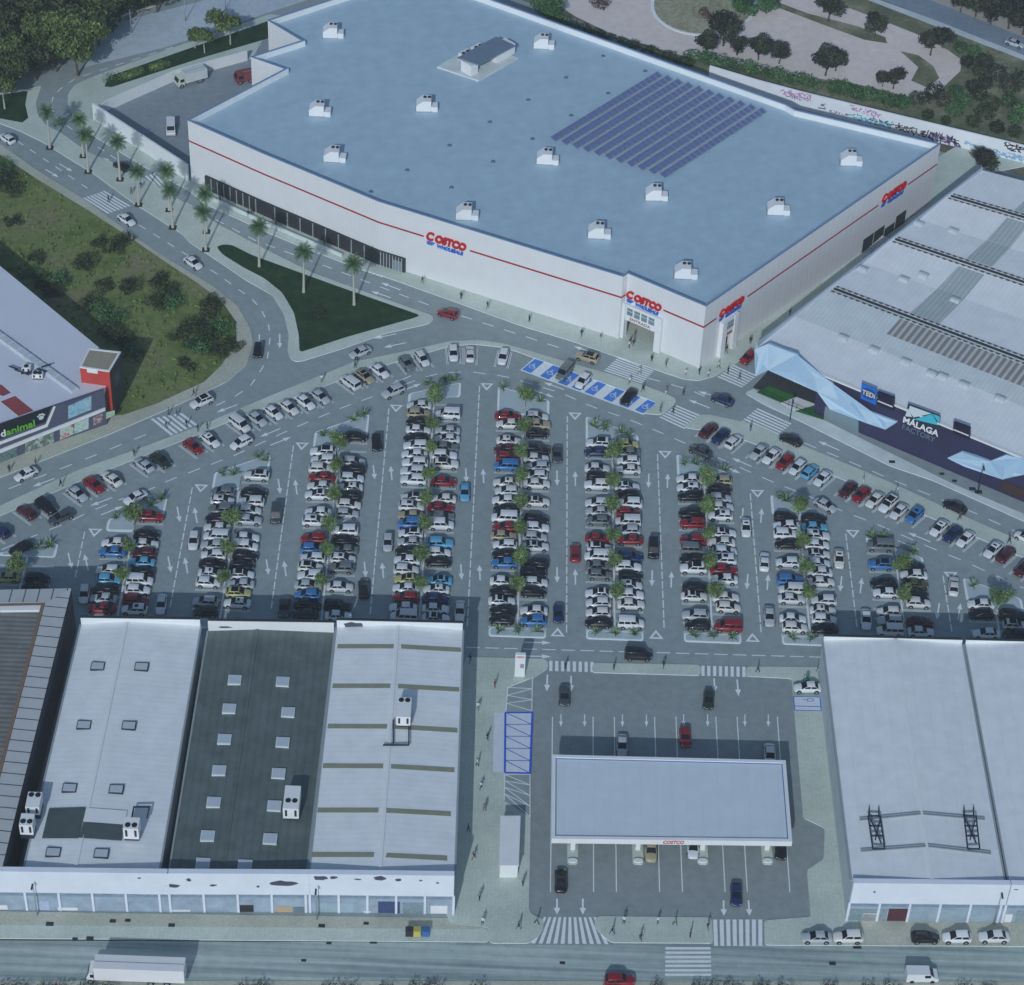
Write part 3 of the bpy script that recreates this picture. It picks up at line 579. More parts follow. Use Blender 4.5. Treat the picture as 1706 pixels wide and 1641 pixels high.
# solar rows
proto_p = MB(); a_ = math.radians(14)
a0, a1 = at(920, 236, RZ), at(1099, 126, RZ); b0, b1 = at(1102, 297, RZ), at(1273, 186, RZ)
def make_row(p, q, k):
    d = q - p; L = d.length; ang = math.atan2(d.y, d.x); n = 22
    r = empty('solar_row', (p.x, p.y, RZ), ang, f'long row of dark blue solar panels, {nth(k + 1)} of eleven rows counted from the west', 'solar panels', 'solar panel rows on the blue roof')
    mb = MB()
    for y, z in ((-.75, .35), (.65, .75)): mb.beam((0, y, z), (L, y, z), .08, .08)
    for i in range(8):
        x = L * (i + .5) / 8; mb.beam((x, -.75, 0), (x, -.75, .36), .1, .1) if False else mb.box((x, -.75, 0), (.08, .08, .36)); mb.box((x, .65, 0), (.08, .08, .76))
    mb.build('rack', GREY, r); st = L / n
    pm = None
    for i in range(n):
        if pm is None:
            mb = MB(); c, s = math.cos(a_) * .72, math.sin(a_) * .72; mb.grid([[(x, -c, .58 - s), (x, c, .58 + s), (x, c, .64 + s), (x, -c, .64 - s)] for x in (.16, st - .22)], 0, True, False, True)
            o = mb.build('panel', PANEL, r); pm = o.data
        else: o = link('panel', pm, r)
        o.location = (i * st, 0, 0)
for k in range(11): make_row(a0.lerp(b0, k / 10), a1.lerp(b1, k / 10), k)
# plant room on the roof
pl = empty('roof_plant_room', at(797, 110, RZ), 0, 'small plant room with dark canopy and white walls on a kerbed platform', 'plant room')
def pk(mb, name, m): o = mb.build(name, m); o.parent = pl; o.matrix_parent_inverse = Matrix.Translation(-pl.location); return o
q = pts([(728, 113), (797, 136), (863, 98), (796, 74)], RZ); mb = MB(); mb.prism(q, RZ - .05, RZ + .35); pk(mb, 'platform', CONC)
qc = pts([(762, 96), (797, 108), (858, 76), (826, 61)], RZ + 3.2); mb = MB(); mb.prism(qc, RZ + 3.0, RZ + 3.25); pk(mb, 'canopy', mat('slate canopy', (.17, .22, .30), .5, .1))
c = sum(qc, Vector()) / 4; d = (qc[2] - qc[1]); ang = math.atan2(d.y, d.x); dn = d.normalized()
for off, L, hh in ((4.2, 5.5, 2.9), (-5.0, 2.0, 2.9)):
    p = c + dn * off; mb = MB(); mb.box((p.x, p.y, RZ + .3), (L, 3.0, hh - .4), ang); pk(mb, 'wall_block', WHITE)
for x, y in ((776, 92), (797, 82)):
    p = at(x, y, RZ + 1); u = empty('condenser', (p.x, p.y, RZ), ang, f'white condenser box with fans, the {"west" if x < 790 else "east"} one beside the plant room canopy', 'condenser')
    mb = MB(); mb.box((0, 0, .34), (2.6, 1.8, 1.4)); mb.build('casing', WHITE, u)
    for k in (-.6, .6): mb = MB(); mb.tube((k, 0, 1.74), (k, 0, 1.84), .45, seg=12); mb.build('fan', DARK, u)
# yard walls
def wallrun(name, L, h, th, m, label, cat='wall', z0=0.0):
    P = [at(x, y, 0) for x, y in L]; mb = MB()
    for a, b in zip(P, P[1:]):
        mb.beam(Vector((a.x, a.y, z0)), Vector((b.x, b.y, z0)), th, h)
    o = mb.build(name, m); tag(o, label, cat); return o
yw = empty('yard_wall', at(157, 199, 0), 0, 'white retaining wall around the loading yard with palm shadows on it', 'wall')
for n_, L in (('front_panel', [(157, 199), (314, 301)]), ('back_panel', [(158, 198), (180, 184), (293, 134), (412, 101)])):
    P = pts(L); mb = MB()
    for a, b in zip(P, P[1:]): mb.beam(a, b, .4, 4.1 if n_ == 'front_panel' else 2.6)
    o = mb.build(n_, PARA); o.parent = yw; o.matrix_parent_inverse = Matrix.Translation(-yw.location)
# graffiti wall behind the store
gl = [at(1180, 137), at(1256, 160), at(1330, 180), at(1700, 270), at(2100, 368)]
gw = empty('graffiti_wall', gl[0], 0, 'long white boundary wall covered in coloured graffiti behind the store', 'wall')
for a, b in zip(gl, gl[1:]):
    mb = MB(); mb.beam(a, b, .35, 4.3); o = mb.build('wall_panel', mat('whitewashed wall', (.86, .87, .90), .85, .1, .3)); o.parent = gw; o.matrix_parent_inverse = Matrix.Translation(-gw.location)
GC = [mat('spray ' + k, c, .8, 0) for k, c in (('black', (.02, .02, .03)), ('pink', (.55, .25, .5)), ('cyan', (.16, .48, .62)), ('sky', (.28, .48, .72)), ('violet', (.12, .07, .22)))]
gg = [MB() for _ in GC]
def spray(x0, y0, x1, y1, ci, n, hh, wd):
    for k in range(n):
        t = (k + .5) / n; x, y = x0 + (x1 - x0) * t, y0 + (y1 - y0) * t
        i = 1 if x < 1330 else 2
        if x < 1256: i = 0
        a, b = gl[i], gl[i + 1]; d = (b - a).normalized(); nn = Vector((d.y, -d.x, 0)); c = on_plane(x, y, a + nn * .2, nn)
        for j in range(R.choice((2, 3, 4))):
            u, v_ = R.uniform(-.5, .5) * wd, R.uniform(-.5, .5) * hh; ln = R.uniform(.35, .9) * hh; th = R.uniform(.12, .22) * wd; an = R.choice((0, 0, 1.57, .5, 2.4)) + R.uniform(-.2, .2)
            e, f_ = Vector((math.cos(an), math.sin(an))) * ln / 2, Vector((-math.sin(an), math.cos(an))) * th / 2
            gg[ci].face([c + d * (u + s * e.x + r_ * f_.x) + Vector((0, 0, v_ + s * e.y + r_ * f_.y)) + nn * (.005 + .0013 * ((k * 5 + j) % 17)) for s, r_ in ((-1, -1), (1, -1), (1, 1), (-1, 1))])
spray(1305, 153, 1350, 163, 1, 9, 1.4, 1.4); spray(1310, 160, 1350, 168, 4, 8, .7, .8); spray(1420, 180, 1465, 191, 1, 9, 1.3, 1.2); spray(1415, 192, 1488, 210, 2, 15, 1.3, 1.5); spray(1450, 198, 1490, 207, 0, 8, .8, 1.2)
spray(1490, 210, 1545, 224, 0, 11, 1.5, 1.4); spray(1545, 225, 1600, 240, 4, 10, 1.9, 1.5); spray(1550, 224, 1600, 238, 0, 8, 1.7, 1.2); spray(1604, 236, 1660, 252, 3, 10, 1.0, 1.0); spray(1676, 243, 1706, 252, 0, 7, 1.6, 1.3); spray(1662, 254, 1706, 266, 3, 9, 1.4, 1.8); spray(1366, 176, 1375, 178, 0, 3, 1.4, .9); spray(1380, 184, 1412, 192, 4, 6, .6, .8)
for k, m2 in enumerate(gg):
    if m2.f: o = m2.build('painted_graffiti', GC[k]); o.parent = gw; o.matrix_parent_inverse = Matrix.Translation(-gw.location)
# ---------------------------------------------------------------- industrial units along the street
def under(root, o): o.parent = root; o.matrix_parent_inverse = Matrix.Translation(-root.location); return o
ROOFW = stripes('white sheet roof', (.84, .86, .88), (.79, .82, .85), math.pi / 2, 1.1, .85, .2, .5, 0, .12)
ROOFW2 = stripes('white box roof', (.83, .85, .88), (.80, .825, .86), 0.0, 2.2, .9, .15, .5, 0, .12)
ROOFG = stripes('dark green sheet roof', (.15, .18, .175), (.125, .155, .152), 0.0, 1.3, .8, .3, .5, 0, .35)
FASC = mat('pale blue grey fascia', (.76, .79, .88), .6, .08, .25)
SHOP = mat('weathered shop front', (.34, .41, .50), .7, .3, .5)
SIDE = mat('blue grey side wall', (.58, .64, .66), .8, .12, .3)
OLIVE = mat('olive roof light', (.27, .28, .20), .5, .12, .8)
STAIN = mat('dark stain', (.075, .08, .12), .9, .3, 1)
def unit(label, rl, rr, fr, fl, ztop, ze, zr, roofm, front_ext=0.0, rear=.0, sidem=SIDE, end_ext=0.0, rf=.5):
    A, B, C, D = (at(*p, ztop) for p in (rl, rr, fr, fl))
    A, B, C, D = (Vector((p.x, p.y, 0)) for p in (A, B, C, D))
    u = empty('industrial_unit', D, 0, label, 'industrial building', 'industrial units along the street')
    mb = MB(); mb.prism([D, C, B, A], -.05, ze - .02); under(u, mb.build('wall', sidem))
    m1, m2 = A.lerp(B, rf), D.lerp(C, rf); mb = MB(); e = Vector((0, 0, 1))
    for a, b, c, d in ((D, m2, m1, A), (m2, C, B, m1)):
        za = ze if a is D else zr; zb = zr if a is D else ze
        mb.face([a + e * za, b + e * zb, c + e * zb, d + e * za])
    mb.face([D + e * ze, C + e * ze, m2 + e * zr][::1]); mb.face([B + e * ze, A + e * ze, m1 + e * zr])
    mb.v = [tuple(v) for v in mb.v]; roof = under(u, mb.build('roof', roofm))
    mb = MB(); mb.beam(m1 + e * (zr + .01), m2 + e * (zr + .01), .5, .12); o = mb.build('ridge_cap', roofm if roofm is ROOFG else PARA); o.parent = roof
    d = (B - A).normalized(); n = Vector((-d.y, d.x, 0)) if Vector((-d.y, d.x, 0)).y > 0 else Vector((d.y, -d.x, 0))
    mb = MB(); mb.beam(A + n * .2 + e * 0, B + n * .2, .35, ztop + rear); under(u, mb.build('rear_parapet', PARA))
    mb = MB(); mb.beam(A + n * .2 + e * (ztop + rear), B + n * .2 + e * (ztop + rear), .5, .12); under(u, mb.build('rear_coping', DARK))
    fd = (C - D).normalized(); fn = Vector((fd.y, -fd.x, 0)); L = D - fd * front_ext
    mb = MB(); mb.beam(L - fn * .1 + e * 4.4, C + fd * end_ext - fn * .1 + e * 4.4, .9, ztop - 4.4); under(u, mb.build('fascia', FASC))
    mb = MB(); mb.beam(L + fn * .02, C + fd * end_ext + fn * .02, .3, 4.38); sf = under(u, mb.build('shop_front', SHOP))
    nb = int((C - D).length / 4.2)
    for k in range(nb + 1):
        q = D.lerp(C, k / nb) + fn * .22; mb = MB(); mb.box((q.x, q.y, .1), (.35, .3, 4.25), math.atan2(fd.y, fd.x)); under(u, mb.build('pilaster', FASC))
    mb = MB(); mb.beam(L + fn * .2 + e * 3.5, C + fd * end_ext + fn * .2 + e * 3.5, .12, .5); under(u, mb.build('shade_band', mat('fascia shade tone', (.24, .31, .40), .6, .3, 1.2)))  # darker strip painting the shade line below the fascia
    for s in (0, 1):
        a, b = ((D, A), (C, B))[s]; k = fd * (.12 if s else -.12); mb = MB(); mb.beam(a + k + e * (ze - .35) - fn * 1, b + k + e * (ze - .35), .3, .42); under(u, mb.build('gutter', GREY))
    return u, A, B, C, D, fd, fn, sf, roof, m1, m2
def front_panel(U, x0, x1, y0, y1, m, name, out=.2):
    u, D, fd, fn = U[0], U[4], U[5], U[6]; p0 = D + fn * out
    a, b = on_plane(x0, y1, p0, fn), on_plane(x1, y1, p0, fn); z0 = max(a.z, .12); z1 = on_plane(x0, y0, p0, fn).z
    mb = MB(); mb.beam(Vector((a.x, a.y, z0)), Vector((b.x, b.y, z0)), .1, max(z1 - z0, .3)); return under(u, mb.build(name, m))
def roof_pt(U, x, y):
    u, A, B, C, D = U[:5]; z = U[11]
    for _ in range(3):
        p = at(x, y, z); m1, m2 = U[9], U[10]; q = m1 + (m2 - m1) * ((p.y - m1.y) / (m2.y - m1.y)); E0, E1 = (D, A) if p.x < q.x else (C, B); e = E0 + (E1 - E0) * ((p.y - E0.y) / (E1.y - E0.y))
        z = U[12] - (U[12] - U[11]) * min(1, abs(p.x - q.x) / abs(q.x - e.x))
    return Vector((p.x, p.y, z))
def skylight(U, x, y, w_, h_, frame, glass, tilt=.25):
    p = roof_pt(U, x, y); mb = MB(); mb.box((p.x, p.y, p.z - .1), (w_, h_, tilt + .1)); s = under(U[0], mb.build('skylight', frame))
    mb = MB(); mb.box((p.x, p.y - .04, p.z + tilt - .02), (w_ - .28, h_ - .3, .06)); o = mb.build('pane', glass); o.parent = s
PANE = mat('milky pane', (.50, .55, .61), .3, .08, .8); BLKF = mat('black frame', (.03, .035, .05), .5, 0)
def mkunit(*a, **k):
    U = unit(*a, **k); return U + (a[6], a[7])
U1 = mkunit('pale roofed industrial unit with four pairs of black framed skylights', (134, 1029), (333, 1032), (262, 1452), (36, 1449), 9.3, 7.7, 8.5, ROOFW, front_ext=9, end_ext=1.62, rf=.385)
U2 = mkunit('dark green roofed industrial unit with square white skylights', (346, 1034), (556, 1037), (508, 1453), (279, 1452), 9.3, 6.9, 7.4, ROOFG, rear=.0, end_ext=.6, rf=.39)
U3 = mkunit('white roofed industrial unit with six olive cross bands', (561, 1033), (771, 1038), (757, 1456), (515, 1453), 9.3, 7.6, 8.4, ROOFW, rf=.485)
U4 = mkunit('large pale roofed industrial unit with pipe racks on its roof', (1373, 1060), (1604, 1066), (1677, 1471), (1422, 1468), 9.2, 8.2, 9.0, ROOFW2, end_ext=.6, rf=.515)
U5 = mkunit('pale roofed industrial unit cut by the edge, beside the larger pale unit', (1610, 1066), (1840, 1072), (1950, 1476), (1685, 1471), 9.2, 8.2, 9.0, ROOFW2)
for x, y in ((163, 1111), (236, 1112), (140, 1209), (215, 1210), (116, 1314), (194, 1316), (89, 1421), (169, 1423)): skylight(U1, x, y, 2.2, 1.7, BLKF, PANE, .3)
for x, y in ((391, 1134), (471, 1137), (382, 1182), (480, 1188), (374, 1233), (471, 1238), (365, 1285), (464, 1290), (356, 1338), (457, 1344), (346, 1394), (450, 1399), (338, 1440), (408, 1443)): skylight(U2, x, y, 2.1, 2.0, mat('white skylight kerb', (.66, .69, .70), .5, .08), PANE, .3)
for (x, y), (x2, y2) in (((562, 1077), (768, 1083)), ((554, 1143), (765, 1149)), ((546, 1210), (762, 1217)), ((538, 1276), (757, 1283)), ((529, 1350), (751, 1356)), ((520, 1424), (745, 1430))):
    p, q = roof_pt(U3, x, y), roof_pt(U3, x2, y2); m = roof_pt(U3, (x + x2) / 2 - 3, (y + y2) / 2 - 3)
    for a, b in ((p, m.lerp(p, .06)), (m.lerp(q, .06), q)):
        mb = MB(); up_ = Vector((0, 0, .015)); mb.beam(a + up_, b + up_, .95, .05); o = under(U3[0], mb.build('translucent_band', OLIVE))
# green patch and white patch on the first roof
for L, m in (([(82, 1348), (143, 1346), (131, 1398), (70, 1398)], mat('dark green patch', (.075, .10, .10), .6, .2, .8)), ([(139, 1370.5), (206, 1376), (203, 1402), (132, 1397)], MATS['dark green patch']), ([(145, 1347), (212, 1352), (208, 1375), (140, 1370)], PARA)):
    mb = MB(); mb.face([roof_pt(U1, x, y) + Vector((0, 0, .2)) for x, y in L][::-1]); under(U1[0], mb.build('roof_patch', m))
# stains on parapets and fascias
def blot(U, x, y, wx, wy, plane='front'):
    u, A, B, C, D, fd, fn = U[:7]; n_ = fn; p0 = D + fn * .36 if plane == 'front' else A + Vector((0, -1, 0)) * .0 - (fn * -1) * 0 + fn * .0
    if plane == 'rear': p0 = A + fn * .0 + Vector((0, 0, 0)) + fn * .02
    c = on_plane(x, y, p0, fn); rx, rz = wx / 22, wy / 15; mb = MB(); P = []
    for k in range(14):
        t = 2 * math.pi * k / 14; r_ = R.uniform(.65, 1.1); P.append(c + fd * rx * math.cos(t) * r_ + Vector((0, 0, rz * math.sin(t) * r_)) + fn * .012)
    mb.face(P); under(u, mb.build('stain', STAIN))
for U, L in ((U1, ((232, 1463, 6, 3),)), (U2, ((288, 1476, 28, 7), (314, 1466, 9, 6), (355, 1475, 13, 4), (430, 1477, 6, 4), (473, 1472, 44, 11))), (U3, ((535, 1463, 30, 8), (556, 1462, 14, 6), (596, 1465, 14, 3), (633, 1463, 26, 8), (664, 1466, 12, 5), (701, 1467, 7, 3), (729, 1471, 6, 4))), (U4, ((1457, 1486, 4, 4),)), (U5, ((1693, 1482, 8, 2),))):
    for a in L: blot(U, *a)
for U, L in ((U2, ((375, 1045, 26, 4), (448, 1046, 14, 4), (493, 1048, 8, 7), (528, 1052, 46, 16))), (U3, ((590, 1042, 44, 12), (746, 1044, 38, 10)))):
    for a in L: blot(U, *a, plane='rear')
for U, L in ((U1, ((0, 14, 1508, 1520, PARA, 'panel'), (60, 84, 1501, 1519, mat('blue white poster', (.45, .52, .68), .6, .25, 3), 'panel'), (97, 130, 1512, 1519, PARA, 'panel'))),
    (U2, ((285, 318, 1516, 1527, WHITE, 'panel'), (397, 423, 1508, 1526, DARK, 'window'), (460, 488, 1510, 1527, mat('tan shutter', (.48, .38, .24), .7, .15), 'shutter'), (489, 507, 1511, 1527, mat('slate shutter', (.16, .22, .28), .6, .15), 'shutter'))),
    (U3, ((630, 666, 1502, 1529, mat('dark blue shutter', (.06, .085, .20), .5, .2, 2), 'shutter'), (671, 709, 1504, 1528, mat('shop glazing', (.25, .32, .36), .2, .3, 2), 'window'), (717, 745, 1509, 1529, WHITE, 'door'), (530, 590, 1504, 1524, mat('blue grey board', (.34, .43, .50), .6, .2), 'panel'), (606, 618, 1521, 1529, WHITE, 'panel'))),
    (U4, ((1414, 1475, 1514, 1533, MATS['shop glazing'], 'window'), (1477, 1508, 1514, 1534, mat('maroon shop front', (.09, .03, .045), .5, .2), 'shutter'), (1512, 1540, 1514, 1534, MATS['blue grey board'], 'panel'), (1543, 1604, 1515, 1535, MATS['blue grey board'], 'panel'), (1608, 1656, 1515, 1536, MATS['blue grey board'], 'panel'), (1436, 1462, 1521, 1533, WHITE, 'door'))),
    (U5, ((1672, 1684, 1523, 1536, WHITE, 'door'), (1690, 1720, 1517, 1536, MATS['shop glazing'], 'window')))):
    for a in L: front_panel(U, *a)
# the ribbed building at the west edge
zb = 9.6; A, B, C, D = (at(*p, zb) for p in ((-130, 985), (119, 980), (4, 1444), (-330, 1440))); P = [Vector((p.x, p.y, 0)) for p in (D, C, B, A)]
rb = empty('ribbed_building', P[1], 0, 'industrial building with a ribbed metal roof edge and dark slatted roof, cut by the edge', 'industrial building')
PANS = stripes('ribbed edge panels', (.52, .53, .54), (.05, .05, .06), math.pi / 2, 2.25, .93, .04, .6, 0, .1); PANS2 = stripes('ribbed end panels', (.52, .53, .54), (.05, .05, .06), 0.0, 2.25, .93, .04, .6, 0, .1)
mb = MB(); mb.prism(P, -.05, zb - .6); under(rb, mb.build('wall', mat('dark brick wall', (.09, .085, .10), .9, .2, .6)))
I2 = inset(P, 3.6); mb = MB()
for i in range(4):
    j = (i + 1) % 4; mb.face([P[i] + Vector((0, 0, zb)), P[j] + Vector((0, 0, zb)), I2[j] + Vector((0, 0, zb + .3)), I2[i] + Vector((0, 0, zb + .3))], 0 if i % 2 else 1)
under(rb, mb.build('ribbed_edge', [PANS, PANS2]))
mb = MB(); I3 = inset(P, 3.65); ring(mb, I3, .5, zb, zb + .42, 0); under(rb, mb.build('timber_beam', mat('brown timber', (.22, .15, .10), .8, .2, 1)))
mb = MB(); mb.prism(inset(P, 4.1), zb - .4, zb - .2); under(rb, mb.build('roof', stripes('dark slatted roof', (.27, .265, .25), (.17, .17, .165), math.pi / 2, 1.0, .6, .3, .7, 0, .35)))
mb = MB(); q = pts([(0, 1006), (74, 1005), (70, 1018), (0, 1019)], zb); mb.prism(q, zb - .25, zb + .3); under(rb, mb.build('roof_curb', PARA))
# rooftop air conditioners ------------------------------------------------------------------------------
def aircon(p, sx, sy, sz, fans, label, legs=.5):
    u = empty('air_conditioner', p, 0, label, 'air conditioner')
    mb = MB(); mb.box((0, 0, legs), (sx, sy, sz)); mb.build('casing', WHITE, u)
    for x, y in fans: mb = MB(); mb.tube((x, y, legs + sz), (x, y, legs + sz + .1), .42, seg=14); mb.build('fan', BLACK, u)
    mb = MB(); mb.box((0, 0, 0), (sx * .96, sy * .9, legs + .02))
    mb.box((-.3 * sx, -sy / 2 - .02, legs + sz * .25), (.34, .06, sz * .6)); mb.box((.3 * sx, -sy / 2 - .02, legs + sz * .25), (.34, .06, sz * .6)); mb.build('frame', BLKF, u)
    return u
aircon(at(59, 1352, 7.8), 2.1, 3.0, 1.8, ((-.5, .9), (.5, .9)), 'tall white air conditioner at the edge of the black framed skylight roof, farther of two', 1.0)
aircon(at(48, 1388, 7.8), 2.0, 2.3, 2.2, ((-.5, -.4), (.5, -.4)), 'tall white air conditioner at the edge of the black framed skylight roof, nearer of two', 1.0)
aircon(at(221, 1392, 8.2), 2.3, 2.2, 2.4, ((-.5, -.4), (.5, -.4)), 'white air conditioner with two black fans beside the dark green roof patch')
aircon(at(487, 1348, 7.2), 2.4, 4.6, 2.3, ((-.5, -.7), (.5, -.7)), 'long white air conditioner on the dark green roof')
aircon(at(673, 1196, 8.4), 2.2, 4.2, 2.0, ((-.5, 1.5), (.5, 1.5)), 'long white air conditioner with black duct on the banded white roof')
def frame_thing(name, bars, m, label, cat, th=.16):
    o0 = bars[0][0]; mb = MB()
    for a, b in bars: mb.beam(a - o0, b - o0, th, th)
    o = mb.build(name, m, None, o0); return tag(o, label, cat)
z8 = 9.2
def rp(x, y, z): return at(x, y, z)
frame_thing('pipe_support', [(rp(655, 1200, 8.8), rp(655, 1242, 8.8)), (rp(681, 1200, 8.8), rp(681, 1242, 8.8)), (rp(638, 1242, 8.8), rp(682, 1242, 8.8))], BLKF, 'black pipe frame below the air conditioner on the banded white roof', 'pipe frame', .2)
frame_thing('pipe_support', [(rp(222, 1345, 8.9), rp(250, 1345, 8.9)), (rp(223, 1345, 8.9), rp(219, 1366, 8.9)), (rp(249, 1345, 8.9), rp(245, 1364, 8.9))], BLKF, 'black pipe frame behind the air conditioner on the skylight roof', 'pipe frame', .2)
for k, xs in enumerate((((1446, 1448, 1452, 1456, 1462, 1469, 1471), (1448, 1410)), ((1604, 1606, 1612, 1618, 1622, 1628, 1634), (1606, 1410)))):
    x0 = xs[0][0]; bars = []
    for dx in (0, 20):
        bars.append((rp(x0 + dx + (0 if k == 0 else 2), 1360, 9.6), rp(x0 + dx + 8, 1415, 9.6)))
    for t in (0, .3, .6, 1): bars.append((rp(x0 + 8 * t, 1360 + 55 * t, 9.6), rp(x0 + 20 + 8 * t, 1360 + 55 * t, 9.6)))
    for dx in (2, 18): bars.append((rp(x0 + dx, 1362, 8.7), rp(x0 + dx, 1346, 9.0)))
    bars.append((rp(x0 + 4, 1365, 9.6), rp(x0 + 22, 1405, 9.6))); bars.append((rp(x0 + 20, 1368, 9.6), rp(x0 + 12, 1400, 9.6)))
    frame_thing('pipe_rack', bars, BLKF, f'black steel pipe rack on the large pale roof, {"west" if k == 0 else "east"} of its ridge', 'pipe rack', .2)
for k, (x0, y0, x1, y1) in enumerate(((1432, 1368, 1533, 1358), (1537, 1358, 1640, 1367), (1434, 1420, 1541, 1412), (1546, 1412, 1650, 1424))):
    a, b = roof_pt(U4, x0, y0) + Vector((0, 0, .12)), roof_pt(U4, x1, y1) + Vector((0, 0, .12))
    frame_thing('cable_tray', [(a, b), (a + Vector((0, .45, 0)), b + Vector((0, .45, 0))), (b, b + Vector((0, .45, 0)))], GREY, f'thin cable tray on the large pale roof, {("far west", "far east", "near west", "near east")[k]} piece', 'cable tray', .14)
# ---------------------------------------------------------------- fuel station canopy
ZC = 5.8
cq = pts([(919, 1397), (1320, 1402), (1309, 1266.5), (920, 1257)], ZC); c0 = Vector((cq[0].x, cq[0].y, 0))
can = empty('fuel_canopy', c0, 0, 'large flat white fuel station canopy over the forecourt lanes', 'canopy')
CQ = [Vector((p.x, p.y, 0)) for p in cq]
mb = MB(); I = ring(mb, CQ, .55, 4.7, ZC, 0); under(can, mb.build('fascia', PARA))
mb = MB(); mb.prism(I, 4.72, ZC - .28); under(can, mb.build('roof', stripes('canopy roof', (.66, .72, .79), (.63, .69, .765), 0.0, 2.4, .95, .04, .55, 0, .08)))
mb = MB(); ring(mb, I, .14, ZC - .275, ZC - .2, 0); under(can, mb.build('blue_edge', mat('edge blue', (.10, .18, .42), .5, 0)))
d = (CQ[1] - CQ[0]).normalized(); n = Vector((d.y, -d.x, 0)); p = on_plane(1122, 1405, CQ[0], n)
under(can, wall_text('lettering', 'COSTCO', Vector((p.x, p.y, 5.25)), d, 1.0, REDL, None, .04, bold=.02, shear=.2, depth=.06, fit=3.2))
isl = []
for k, (x0, xb) in enumerate(((954, 952), (1063, 1060), (1171, 1168), (1279, 1275))):
    f_ = at(x0, 1441); bk = at(xb - 6, 1290); cx_ = f_.x; cyv = (f_.y + bk.y) / 2
    it = empty('pump_island', (f_.x, f_.y, 0), 0, f'concrete pump island with rounded bumper under the canopy, {nth(k + 1)} from the west', 'pump island', 'pump islands under the canopy')
    L = bk.y - f_.y; mb = MB(); mb.prism([V3(-.85, .4), V3(-.55, 0), V3(.55, 0), V3(.85, .4), V3(.85, L), V3(-.85, L)], 0, .16); mb.build('island_slab', PAV, it)
    mb = MB(); mb.grid([[(.75 * math.cos(t), .55 + .42 * math.sin(t), z) for t in (2 * math.pi * j / 16 for j in range(16))] for z in (.16, .5)], 0, True, True, True); mb.build('bumper', PARA, it)
    mb = MB(); mb.box((f_.x, f_.y + 3.2, .16), (.75, .75, 4.6)); under(can, mb.build('column', PARA))
    mb = MB(); mb.box((f_.x, f_.y + L - 3.5, .16), (.75, .75, 4.6)); under(can, mb.build('column', PARA))
    pm = empty('fuel_pump', (f_.x, f_.y + 4.9, .16), 0, f'dark fuel pump on the pump island, {nth(k + 1)} from the west', 'fuel pump', 'fuel pumps under the canopy')
    mb = MB(); mb.box((0, 0, 0), (.9, .7, 1.7)); mb.build('cabinet', mat('pump casing', (.10, .11, .13), .4, .05), pm)
    mb = MB(); mb.box((0, -.36, 1.0), (.6, .03, .4)); mb.build('display', GLASSB, pm)
# price pylon
b = at(865.5, 1126); py = empty('price_pylon', (b.x, b.y, .1), 0, 'tall white sign pylon with red lettering at the forecourt entrance', 'sign pylon')
mb = MB(); mb.box((0, 0, 0), (1.68, .55, 5.2)); mb.build('body', WHITE, py)
wall_text('lettering', 'COSTCO', Vector((b.x, b.y - .28, 4.75)), (1, 0, 0), .42, REDL, None, .02, bold=.02, shear=.2, depth=.03, fit=1.3)
o = [x for x in COL.objects if x.name.startswith('lettering')][-1]; o.parent = py; o.matrix_parent_inverse = Matrix.Translation(-py.location)
mb = MB(); mb.box((.34, -.285, 2.1), (.62, .03, .95)); mb.build('price_panel', mat('grey panel', (.30, .31, .35), .5, .1), py)
# kiosk
kq = pts([(833, 1441), (863, 1441), (866, 1360), (835, 1360)], 3.1); c0 = Vector((kq[0].x, kq[0].y, 0)); ki = empty('kiosk', c0, 0, 'plain white box kiosk beside the fuel forecourt', 'kiosk')
mb = MB(); mb.prism(kq, 0, 2.95); under(ki, mb.build('wall', PARA)); mb = MB(); mb.prism(inset(ccw(kq), -.12), 2.952, 3.12); under(ki, mb.build('roof', WHITE))
# ---------------------------------------------------------------- shopping mall to the east
ZM = 10.4
mq = pts([(1262, 574), (1906, 841), (1990, 372), (1638, 281)], ZM); M0, M1, M2_, M3 = (Vector((p.x, p.y, 0)) for p in mq)
mall = empty('shopping_mall', M0, 0, 'shopping mall with wide white roof and dark purple front under faceted pale blue canopies', 'mall')
md = (M1 - M0).normalized(); mn = Vector((md.y, -md.x, 0)); e = Vector((0, 0, 1))
PURP = mat('dark purple cladding', (.04, .036, .088), .5, .2, .15)
k1 = M0 + md * 13; depth = -mn * 6
mb = MB(); mb.prism([M0 + depth, k1 + depth, k1 - mn * .0, M1, M2_, M3], -.05, ZM - .75); under(mall, mb.build('wall', PURP))
rm = [stripes('white mall roof', (.90, .90, .92), (.85, .855, .88), math.atan2(md.y, md.x), 1.0, .86, .2, .5, 0, .1), stripes('grey mall roof', (.74, .79, .80), (.68, .73, .74), math.atan2(md.y, md.x), .8, .7, .3, .5, 0, .12)]
mb = MB(); ts = [(0, 9.75, 0), (.155, 10.1, 1), (.30, 10.65, 0), (.45, 10.0, 0), (.575, 10.65, 0), (.70, 10.0, 0), (.83, 10.65, 0), (1, 10.0, 0)]
for (t0, z0, m_), (t1, z1, _) in zip(ts, ts[1:]):
    mb.face([M0.lerp(M3, t0) + e * z0, M1.lerp(M2_, t0) + e * z0, M1.lerp(M2_, t1) + e * z1, M0.lerp(M3, t1) + e * z1], m_)
pe = [M0.lerp(M3, t) + e * z for t, z, _ in ts]; mb.face([M0 + e * 9.6] + [] + [M3 + e * 9.6] + pe[::-1]); mb.face([M1.lerp(M2_, t) + e * z for t, z, _ in ts][::-1] + [M1 + e * 9.6, M2_ + e * 9.6][:1] + [M2_ + e * 9.6])
